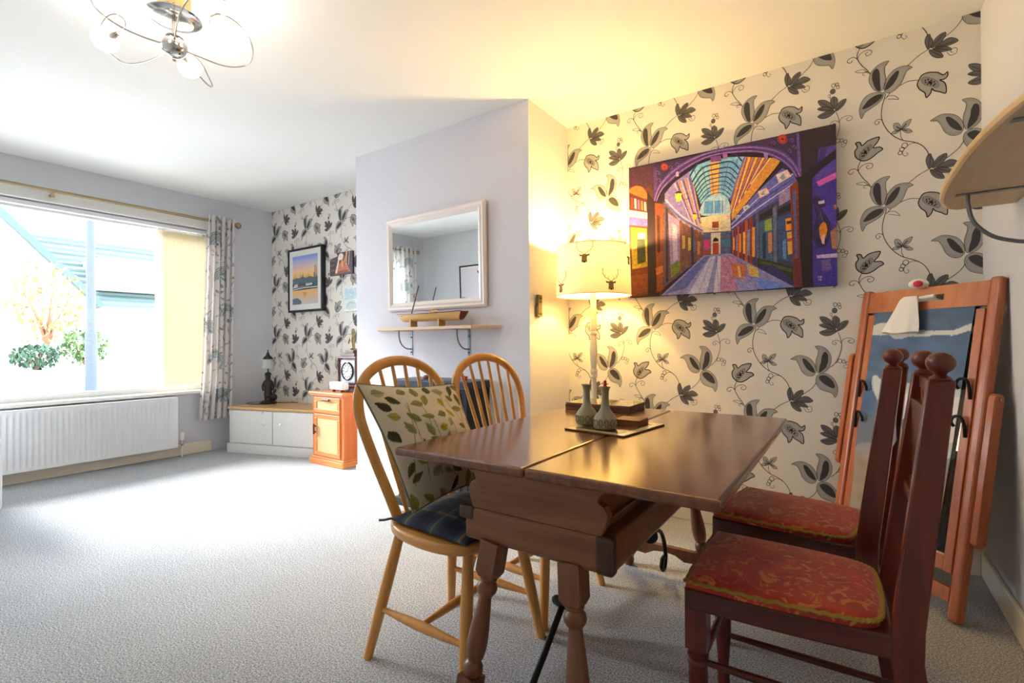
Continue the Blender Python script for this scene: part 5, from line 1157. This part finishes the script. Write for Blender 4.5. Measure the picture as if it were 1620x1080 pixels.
def clock():
    x, y, z = -3.50, 2.70, .6055; t = thing('mantel_clock', 'dark wooden mantel clock with a pale round dial and brass figure on top', 'clock', (x, y, z)); w, d = .105, .06
    def B(nm, m, x0, x1, y0, y1, z0, z1, bev=.003): mb = MB(); mb.box(x0, x1, y0, y1, z0, z1); return mb.build(nm, m, t, smooth=0, bev=bev)
    B('base', 'clock_wood', -w-.025, w+.025, -d-.02, d, 0, .05); B('case', 'clock_wood', -w, w, -d+.01, d, .05, .275); B('cornice', 'clock_wood', -w-.03, w+.03, -d-.025, d, .275, .292); B('pediment', 'clock_wood', -w+.01, w-.01, -d, d, .292, .318); B('finial_plinth', 'clock_wood', -w+.05, w-.05, -d+.02, d-.02, .318, .345)
    for s in (-1, 1): mb = MB(); mb.lathe([(.010, .05), (.013, .07), (.009, .09), (.012, .16), (.009, .24), (.013, .26), (.011, .275)], 12, Matrix.Translation((s*(w+.008), -d, 0))); mb.build('column', 'clock_wood', t)
    B('dial_plate', 'dial_silver', -w+.015, w-.015, -d+.003, -d+.0098, .07, .262, .002)
    m = Matrix(((1, 0, 0, 0), (0, 0, -1, -d+.003), (0, 1, 0, .168), (0, 0, 0, 1)))
    mb = MB(); mb.lathe([(.078, 0), (.080, .006), (.072, .010), (.066, .008)], 32, m, cap=False); mb.build('bezel', 'black_gloss', t)
    mb = MB(); mb.lathe([(.068, .0), (.068, .004)], 32, m); mb.build('dial', 'dial_cream', t)
    mb = MB()
    for k in range(12): a = k*PI/6; mm = m @ Matrix.Rotation(a, 4, 'Z') @ Matrix.Translation((0, .052, .0042)); mb.box(-.003, .003, -.008, .008, 0, .0008, mm)
    o = mb.build('numeral_marks', 'black_iron', t, smooth=0); o['kind'] = 'stuff'
    mb = MB(); mb.box(-.002, .002, -.005, .050, .005, .006, m @ Matrix.Rotation(-.5, 4, 'Z')); mb.build('minute_hand', 'black_iron', t, smooth=0); mb = MB(); mb.box(-.0025, .0025, -.005, .034, .006, .007, m @ Matrix.Rotation(1.9, 4, 'Z')); mb.build('hour_hand', 'black_iron', t, smooth=0)
    mb = MB(); mb.lathe([(.035, .345), (.035, .355), (.016, .362), (.012, .40), (.026, .43), (.020, .47), (.010, .485), (.016, .50), (.017, .515), (.008, .528), (.001, .53)], 16); mb.tube(cr([(-.02, 0, .46), (-.05, 0, .43), (-.06, 0, .40)], 4), .007, 8); mb.tube(cr([(.02, 0, .46), (.05, 0, .49), (.055, 0, .52)], 4), .007, 8); mb.build('brass_figure', 'brass', t)
plain('dial_silver', C(176, 182, 192), .35, .3); plain('dial_cream', C(244, 240, 226), .5)
clock()
def radio():
    x, y, z = -3.50, 2.56, .6055; t = thing('white_radio', 'small white box with brown feet in front of the mantel clock', 'radio', (x, y, z)); mb = MB(); mb.box(-.10, .09, -.03, .03, .018, .085); mb.build('case', 'white_plastic', t, smooth=0, bev=.014, seg=4)
    for sx in (-.06, .05): mb = MB(); mb.lathe([(.012, 0), (.015, .006), (.014, .014), (.010, .0185)], 12, Matrix.Translation((sx, -.012, 0))); mb.build('foot', 'dark_red_wood', t)
    mb = MB(); mb.box(.03, .075, -.0315, -.0305, .035, .07); mb.build('speaker_panel', 'dial_silver', t, smooth=0)
radio()

# ---- pictures on the left alcove wall
def framed(name, label, x0, x1, z0, z1, yw, into, draw, frame='black_plastic', fw=.022, mat=.06, dep=.03, cat='picture'):
    """into: -1 hangs on a wall facing -y, +1 on a wall facing +y"""
    t = thing(name, label, cat, ((x0+x1)/2, yw+into*.001, z0)); ya, yb = sorted((yw+into*.001, yw+into*dep))
    for q in ((x0, x1, z0, z0+fw), (x0, x1, z1-fw, z1), (x0, x0+fw, z0+fw, z1-fw), (x1-fw, x1, z0+fw, z1-fw)):
        mb = MB(); mb.box(q[0], q[1], ya, yb, q[2], q[3]); mb.build('frame_rail', frame, t, smooth=0, bev=.002, world=True)
    yp = yw+into*(dep-.008); mb = MB(); a, b = sorted((yp, yp-into*.01)); mb.box(x0+fw, x1-fw, a, b, z0+fw, z1-fw); mb.build('mount', 'white_gloss', t, smooth=0, world=True)
    X0, X1, Z0, Z1 = x0+fw+mat, x1-fw-mat, z0+fw+mat, z1-fw-mat
    P = Paint(lambda u, v: Vector((X0+(X1-X0)*min(max(u, 0), 1), yp, Z0+(Z1-Z0)*min(max(v, 0), 1))), (0, into*.0006, 0)); draw(P); P.mb.build('print', 'print_gloss', t, smooth=0, world=True)
def sunset(P):
    for k in range(24):
        f = k/24; stops = [(246, 200, 120), (250, 206, 160), (206, 190, 220), (120, 150, 226)]; s = f*3; i = min(2, int(s)); a = s-i; c = tuple(stops[i][j]*(1-a)+stops[i+1][j]*a for j in range(3)); P.p([(0, .52+.48*f), (1, .52+.48*f), (1, .52+.48*(f+1/24)), (0, .52+.48*(f+1/24))], c)
    P.p([(0, .40), (1, .42), (1, .54), (.85, .53), (.7, .56), (.55, .53), (.4, .57), (.3, .54), (.15, .55), (0, .53)], (96, 112, 124)); rr = random.Random(2)
    for k in range(14): x = rr.uniform(.05, .95); P.stroke([(x, .53), (x+rr.uniform(-.02, .02), .53+rr.uniform(.04, .12))], .012, (92, 84, 82), 0)
    for k in range(5): x = rr.uniform(.82, .98); P.stroke([(x, .53), (x+rr.uniform(-.04, .03), .76)], .01, (150, 120, 130), 0)
    P.p([(0, .28), (1, .30), (1, .43), (0, .42)], (70, 82, 92)); P.p([(0, .34), (.8, .38), (.8, .42), (.1, .42)], (206, 206, 206)); P.p([(.2, .36), (.55, .37), (.52, .44), (.24, .44)], (86, 92, 100)); P.p([(.85, .33), (1, .33), (1, .42), (.86, .42)], (80, 110, 118)); P.stroke([(0, .31), (.5, .335), (1, .33)], .02, (214, 220, 226))
    for k in range(12):
        f = k/12; P.p([(0, .29-.29*f), (1, .30-.30*f), (1, .30-.30*(f+1/12)), (0, .29-.29*(f+1/12))], (244-30*f, 186+24*f, 124+90*f))
    P.p([(0, 0), (.3, 0), (.36, .05), (.25, .12), (.1, .13), (0, .10)], (104, 120, 140), 3); P.p([(.4, .25), (.6, .24), (.5, .12)], (226, 160, 100))
framed('framed_picture', 'black framed sunset harbour print on the left alcove wallpaper', -4.655, -4.09, 1.322, 1.948, YW, -1, sunset, dep=.045, fw=.020, mat=.055)
def boatprint(P):
    P.p([(0, 0), (1, 0), (1, 1), (0, 1)], (86, 72, 80)); P.p([(0, .75), (.35, .85), (.3, 1), (0, 1)], (214, 206, 206)); P.p([(.2, .05), (.9, .12), (.75, .5), (.5, .55), (.3, .45)], (198, 118, 84)); P.p([(.18, .02), (.8, .10), (.8, .22), (.22, .16)], (150, 76, 62)); P.p([(.25, .1), (.32, .1), (.44, .75), (.4, .85)], (236, 228, 222))
    P.p([(.36, .72), (.42, .92), (.52, .96), (.6, .88), (.58, .72), (.48, .66)], (240, 226, 206), 3); P.p([(.6, .55), (.72, 1), (.78, 1), (.68, .5)], (236, 150, 70))
    for k in range(5): P.stroke([(.7+k*.055, 1), (.66+k*.055, .4)], .02, (226, 214, 196) if k % 2 else (90, 66, 64), 0)
    for k in range(6): P.stroke([(.02, .1+k*.12), (.2, .14+k*.11)], .03, (150, 120, 128) if k % 2 else (60, 52, 64), 0)
    P.p([(.5, .6), (.58, .7), (.6, .3), (.54, .3)], (240, 160, 90))
def small_print(name, label, x0, x1, z0, z1, draw):
    t = thing(name, label, 'picture', ((x0+x1)/2, YW-.001, z0)); mb = MB(); mb.box(x0, x1, YW-.016, YW-.0012, z0, z1); mb.build('backing', 'black_plastic' if 'boat' in label else 'white_gloss', t, smooth=0, bev=.002, world=True)
    P = Paint(lambda u, v: Vector((x0+(x1-x0)*u, YW-.016, z0+(z1-z0)*v)), (0, -.0006, 0)); draw(P); P.mb.build('print', 'print_canvas', t, smooth=0, world=True)
small_print('boat_print', 'small unframed print of an orange fishing boat next to the framed picture', -4.005, -3.672, 1.638, 1.845, boatprint)
def pale(P):
    P.p([(.0, .0), (1, 0), (1, 1), (0, 1)], (226, 234, 234)); P.p([(.1, .45), (.9, .5), (.9, .92), (.1, .9)], (186, 214, 220)); P.p([(.2, .1), (.8, .12), (.7, .42), (.3, .4)], (206, 214, 210), 3); P.stroke([(.25, .15), (.4, .35), (.7, .3)], .03, (150, 176, 176))
small_print('pale_print', 'pale blue print by the chimney breast above the clock', -3.81, -3.58, 1.30, 1.525, pale)
def birdprint(P):
    P.p([(0, 0), (1, 0), (1, 1), (0, 1)], (232, 222, 230)); P.p([(0, 0), (1, 0), (1, .3), (.3, .36), (0, .42)], (120, 176, 226)); P.p([(.0, .30), (1, .28), (1, .34), (0, .36)], (176, 180, 196))
    P.stroke([(.62, .3), (.62, .8)], .02, (60, 60, 70), 0); P.stroke([(.62, .75), (.5, .92)], .03, (50, 50, 60), 0); P.stroke([(.62, .75), (.74, .92)], .03, (50, 50, 60), 0); P.stroke([(.2, .0), (.22, .3)], .03, (90, 110, 150), 0); P.stroke([(.22, .3), (.4, .1)], .02, (130, 140, 160), 0)
framed('framed_picture', 'dark framed blue print on the wall behind the camera, seen in the mirror', -4.34, -3.72, 1.22, 1.94, YB, 1, birdprint, dep=.03, fw=.02, mat=.012)

# ================================================================== WINDOW DRESSING
def curtain_pole():
    x, z = XL+.085, 2.172; t = thing('curtain_pole', 'brass curtain pole with ball finials above the window', 'curtain pole', (x, 1.1, z))
    mb = MB(); mb.rod((x, -.19, z), (x, 2.425, z), .0125, .0125, 14); mb.build('pole', 'brass', t, world=True)
    for y, s in ((-.19, -1), (2.425, 1)):
        mb = MB(); mb.lathe([(.013, 0), (.016, .004), (.012, .008), (.020, .014), (.029, .028), (.030, .040), (.022, .054), (.008, .062), (.001, .063)], 18, axis_mat((x, y, z), (x, y+s, z))); mb.build('finial', 'brass', t, world=True)
    for y in (-.10, 1.095, 2.40):
        mb = MB(); mb.rod((XL+.001, y, z-.028), (x, y, z-.022), .007, .007, 8); mb.lathe([(.018, 0), (.018, .006), (.008, .009)], 14, axis_mat((XL+.0005, y, z-.028), (XL+1, y, z-.028))); mb.box(x-.010, x+.010, y-.010, y+.010, z-.055, z-.012); mb.build('bracket', 'brass', t, world=True)
curtain_pole()
def curtcol(seed, flip):
    def f(U, V):
        rr = random.Random(seed); n = len(U); W, Hh = .62, 1.9; X = U*W; Z = V*Hh; col = np.tile(np.array(C(238, 233, 230)[:3]), (n, 1))
        pal = [C(150, 142, 150), C(168, 160, 166), C(120, 150, 154), C(92, 136, 140), C(176, 170, 178), C(104, 100, 112)]
        for zc, xc in ((1.40, .33), (.62, .25), (1.05, .5), (.25, .42), (1.72, .2), (.9, .08)):      # trailing fern fronds in teal
            for k in range(5):
                r = .045+.017*k+.02*abs(math.sin(xc*40)); m = (np.abs(np.hypot((X-xc)*.9, (Z-zc+.1)*1.0)-r) < .0065) & (Z > zc-.10) & (X > xc-.15); col[m] = col[m]*.35+.65*np.array(pal[3 if k % 2 else 2][:3])
        for k in range(230):
            x, z = rr.uniform(0, W), rr.uniform(0, Hh); a, b = rr.uniform(.016, .040), rr.uniform(.005, .011); m, yy, h = ell_mask(X, Z, x, z, a, b, rr.uniform(.3, 2.8)); c = np.array(rr.choice(pal)[:3]); col[m] = col[m]*.25+.75*c
        for k in range(26):
            x, z = rr.uniform(0, W), rr.uniform(0, Hh); an = rr.uniform(1.0, 2.1); L = rr.uniform(.08, .2); dx, dy = math.cos(an), math.sin(an); t = np.clip((X-x)*dx+(Z-z)*dy, 0, L); m = np.hypot(X-x-t*dx, Z-z-t*dy) < .0018; col[m] = np.array(C(176, 170, 174)[:3])
        for k in range(40):
            x, z = rr.uniform(0, W), rr.uniform(0, Hh); m = np.hypot(X-x, Z-z) < rr.uniform(.006, .011); col[m] = np.array(C(128, 146, 152)[:3])
        return col
    return f
def curtain(ya, yb, yc, yd, label, seed):
    """ya..yb at the top, yc..yd at the hem"""
    t = thing('curtain', label, 'curtain', (XL+.085, (ya+yb)/2, .31), 0, 'eyelet curtains'); z0, z1 = .315, 2.225; nf = 5.0
    def pos(u, v):
        w0 = ya+(yb-ya)*u; w1 = yc+(yd-yc)*u; s = v**.7; ph = u*nf*2*PI+.5*mnoise.noise(Vector((u*4, v*2, seed)))
        amp = .034*(.75+.25*(1-v)); y = w1*(1-s)+w0*s+.010*math.sin(2*ph); x = XL+.088+amp*math.cos(ph)+.03*(1-v)*(1-.4*v)*.4
        return Vector((x, y, z0+(z1-z0)*v+.006*math.sin(ph)*(1-v)))
    colgrid('cloth', 'print_curtain', 200, 260, pos, curtcol(seed, False), t, world=True)
curtain(2.178, 2.412, 2.085, 2.362, 'floral curtain with teal fronds at the right end of the window', 5)
curtain(-.165, .24, -.12, .265, 'floral curtain at the far end of the window, seen only in the mirror', 9)
def blind():
    x = XL-.055; t = thing('vertical_blind', 'cream vertical blind drawn into a stack at the right of the window', 'blind', (x, 2.0, WZ0)); zt = 2.062
    mb = MB(); mb.box(x-.022, x+.022, WY0+.01, WY1-.01, zt-.004, zt+.030); mb.build('head_rail', 'white_plastic', t, smooth=0, bev=.004, world=True)
    m0 = bpy.data.meshes.new('slat'); a = .045; hgt = zt-.03-(.628)
    vs = []; K = 4
    for k in range(K+1): f = k/K*2-1; vs += [(f*a, .004*(1-f*f), 0), (f*a, .004*(1-f*f), hgt)]
    m0.from_pydata(vs, [], [(2*k, 2*k+2, 2*k+3, 2*k+1) for k in range(K)]); m0.materials.append(M['blind_cream'])
    for k in range(24):
        o = bpy.data.objects.new('slat', m0); COL.objects.link(o); o.parent = t; y = 1.832+k*.0158; o.location = Vector((x, y, .628))-Vector((x, 2.0, WZ0)); o.rotation_euler.z = math.radians(15+2.5*math.sin(k*2.3)); md = o.modifiers.new('solid', 'SOLIDIFY'); md.thickness = .0008
    mb = MB()
    for k in range(24): y = 1.832+k*.0158; mb.box(x-.004, x+.004, y-.003, y+.003, zt-.032, zt-.003)
    o = mb.build('slat_hangers', 'white_plastic', t, smooth=0, world=True); o['kind'] = 'stuff'
    for dx in (-.04, .04): mb = MB(); mb.tube([(x+dx*.8, 1.832+k*.0158+.002, .634+.003*math.sin(k*2)) for k in range(24)], .0012, 5); mb.build('bottom_chain', 'white_plastic', t, world=True)
blind()
def radiator():
    y0, y1, z0, z1, xf = .30, 1.918, .095, .540, XL+.105; t = thing('radiator', 'long white ribbed panel radiator under the window', 'radiator', (XL+.08, 1.1, 0))
    mb = MB(); pit = .0335; n = int((y1-y0-.06)/pit); pts = [(y0, 0), (y0+.03, 0)]
    for k in range(n): yy = y0+.03+k*pit; pts += [(yy+pit*.30, 0), (yy+pit*.42, -.010), (yy+pit*.88, -.010), (yy+pit, 0)]
    pts += [(y1, 0)]
    secs = ((z0, 0), (z0+.028, 0), (z0+.050, 1), (z1-.050, 1), (z1-.028, 0), (z1, 0)); b = len(mb.v)
    for (z, f) in secs:
        for (yy, dx) in pts: mb.v.append(Vector((xf+dx*f, yy, z)))
    N = len(pts)
    for i in range(len(secs)-1):
        for k in range(N-1): mb.face((b+i*N+k, b+i*N+k+1, b+(i+1)*N+k+1, b+(i+1)*N+k))
    mb.build('front_panel', 'radiator_white', t, smooth=60, world=True)
    mb = MB(); mb.box(XL+.045, xf-.0105, y0+.002, y1-.002, z0+.01, z1-.004); mb.build('back_panel', 'radiator_white', t, smooth=0, world=True)
    mb = MB(); mb.box(XL+.040, xf+.001, y0, y1+.002, z1-.003, z1+.004); mb.box(XL+.040, xf+.001, y1, y1+.003, z0, z1); mb.build('casing', 'radiator_white', t, smooth=0, bev=.0015, world=True)
    xv, yv = XL+.075, 1.962; mb = MB(); mb.lathe([(.012, 0), (.017, .002), (.019, .01), (.020, .06), (.016, .070), (.010, .072)], 18, Matrix.Translation((xv, yv, .150))); mb.build('valve_head', 'white_plastic', t, world=True)
    mb = MB(); mb.lathe([(.010, 0), (.013, .004), (.013, .016), (.009, .022), (.009, .045)], 14, Matrix.Translation((xv, yv, .105))); mb.rod((xv, yv, .128), (xv, y1, .128), .009, .009, 10); mb.build('valve_body', 'nickel', t, world=True)
    mb = MB(); mb.rod((xv, yv, 0), (xv, yv, .106), .0075, .0075, 10); mb.build('pipe', 'white_gloss', t, world=True)
    for y in (.6, 1.6): mb = MB(); mb.box(XL+.001, XL+.046, y-.02, y+.02, .2, .45); mb.build('wall_bracket', 'radiator_white', t, smooth=0, world=True)
radiator()
def armchair():
    cx, cy = -4.16, .215; t = thing('white_armchair', 'white upholstered armchair cut off at the left edge of the photo', 'armchair', (cx, cy, 0))
    def soft(nm, x0, x1, y0, y1, z0, z1, b): mb = MB(); mb.box(x0, x1, y0, y1, z0, z1); return mb.build(nm, 'white_fabric', t, smooth=60, bev=b, seg=5)
    soft('seat_base', -.36, .36, -.30, .30, .08, .30, .03); soft('seat_cushion', -.25, .38, -.27, .27, .302, .42, .04); soft('backrest', -.42, -.22, -.36, .36, .10, .80, .07)
    for s in (-1, 1): soft('armrest', -.40, .38, s*.36-.065, s*.36+.065, .08, .535, .06)
    for sx in (-.33, .32):
        for sy in (-.33, .33): mb = MB(); mb.lathe([(.018, 0), (.028, .09)], 12, Matrix.Translation((sx, sy, 0))); mb.build('leg', 'dark_red_wood', t)
armchair()

# ================================================================== CEILING LIGHT
def ceiling_light():
    hx, hy, hz = -2.228, .862, 2.205; t = thing('ceiling_light', 'chrome ceiling light with looping arms and white glass globes', 'ceiling light', (hx, hy, H))
    def L(x, y, z): return Vector((hx+x, hy+y, hz+z))
    mb = MB(); mb.lathe([(.058, .195), (.058, .16), (.052, .15), (.052, .118)][::-1], 28, Matrix.Translation((hx, hy, hz))); mb.build('ceiling_cup', 'satin_gold', t, world=True)
    for k in range(16): a = 2*PI*k/16; mb = MB(); mb.box(-.003, .003, -.001, .0012, -.012, .012, Matrix.Translation((hx+.0522*math.cos(a), hy+.0522*math.sin(a), hz+.132)) @ Matrix.Rotation(a+PI/2, 4, 'Z')); mb.build('vent_slot', 'black_plastic', t, smooth=0, world=True)
    mb = MB(); mb.lathe([(.012, .098), (.06, .100), (.088, .106), (.097, .113), (.092, .119), (.05, .121), (.01, .121)], 36, Matrix.Translation((hx, hy, hz))); mb.build('dish', 'chrome', t, world=True)
    mb = MB(); mb.rod(L(0, 0, .03), L(0, 0, .11), .008, .008, 10); mb.build('stem', 'nickel', t, world=True)
    mb = MB(); mb.sphere((hx, hy, hz), .047, 24, 16); mb.build('hub', 'chrome', t, world=True); mb = MB(); mb.sphere((hx, hy, hz-.054), .009, 10, 8); mb.build('hub_knob', 'nickel', t, world=True)
    zp = 2.235
    def Z(px, py, z=zp): return onplane(px, py, (0, 0, 1), z)
    arms = [((167, 62), (184, 54), [(262, 84), (232, 97), (205, 101), (188, 95), (172, 82), (158, 62), (160, 42), (171, 26), (186, 23), (197, 34), (195, 47), (184, 54)]),
            ((196, -16), (214, -14), [(262, 70), (228, 59), (192, 43), (162, 23), (146, 4), (142, -14), (152, -40), (182, -56), (212, -46), (224, -26), (214, -14)]),
            ((374, 60), (355, 55), [(290, 80), (318, 91), (350, 103), (375, 106), (394, 100), (400, 84), (396, 65), (384, 46), (366, 30), (345, 22), (332, 28), (336, 42), (355, 55)]),
            ((300, 105), (291, 92), [(284, 84), (300, 84), (318, 100), (330, 122), (336, 136), (330, 135), (316, 121), (300, 103), (291, 92)]),
            ((366, -22), (348, -20), [(276, 62), (279, 44), (285, 20), (300, -4), (325, -24), (352, -44), (380, -46), (398, -30), (392, -6), (370, 4), (350, -4), (348, -20)])]
    for (g, e, pth) in arms:
        mb = MB(); n = len(pth); pts = [Z(*p, 2.205+(zp-2.205)*min(1, k/3)) for k, p in enumerate(pth)]; mb.tube(cr(pts, 6), .0032, 8); mb.build('arm', 'nickel', t, world=True)
        G = Z(*g); E_ = Z(*e); mb = MB(); mb.rod(E_, E_.lerp(G, .45), .009, .016, 12); mb.build('lamp_holder', 'nickel', t, world=True)
        mb = MB(); mb.sphere(G, .0475, 20, 14); mb.build('globe', 'globe_light', t, world=True)
plain('satin_gold', C(226, 190, 130), .35, .6)
ceiling_light()
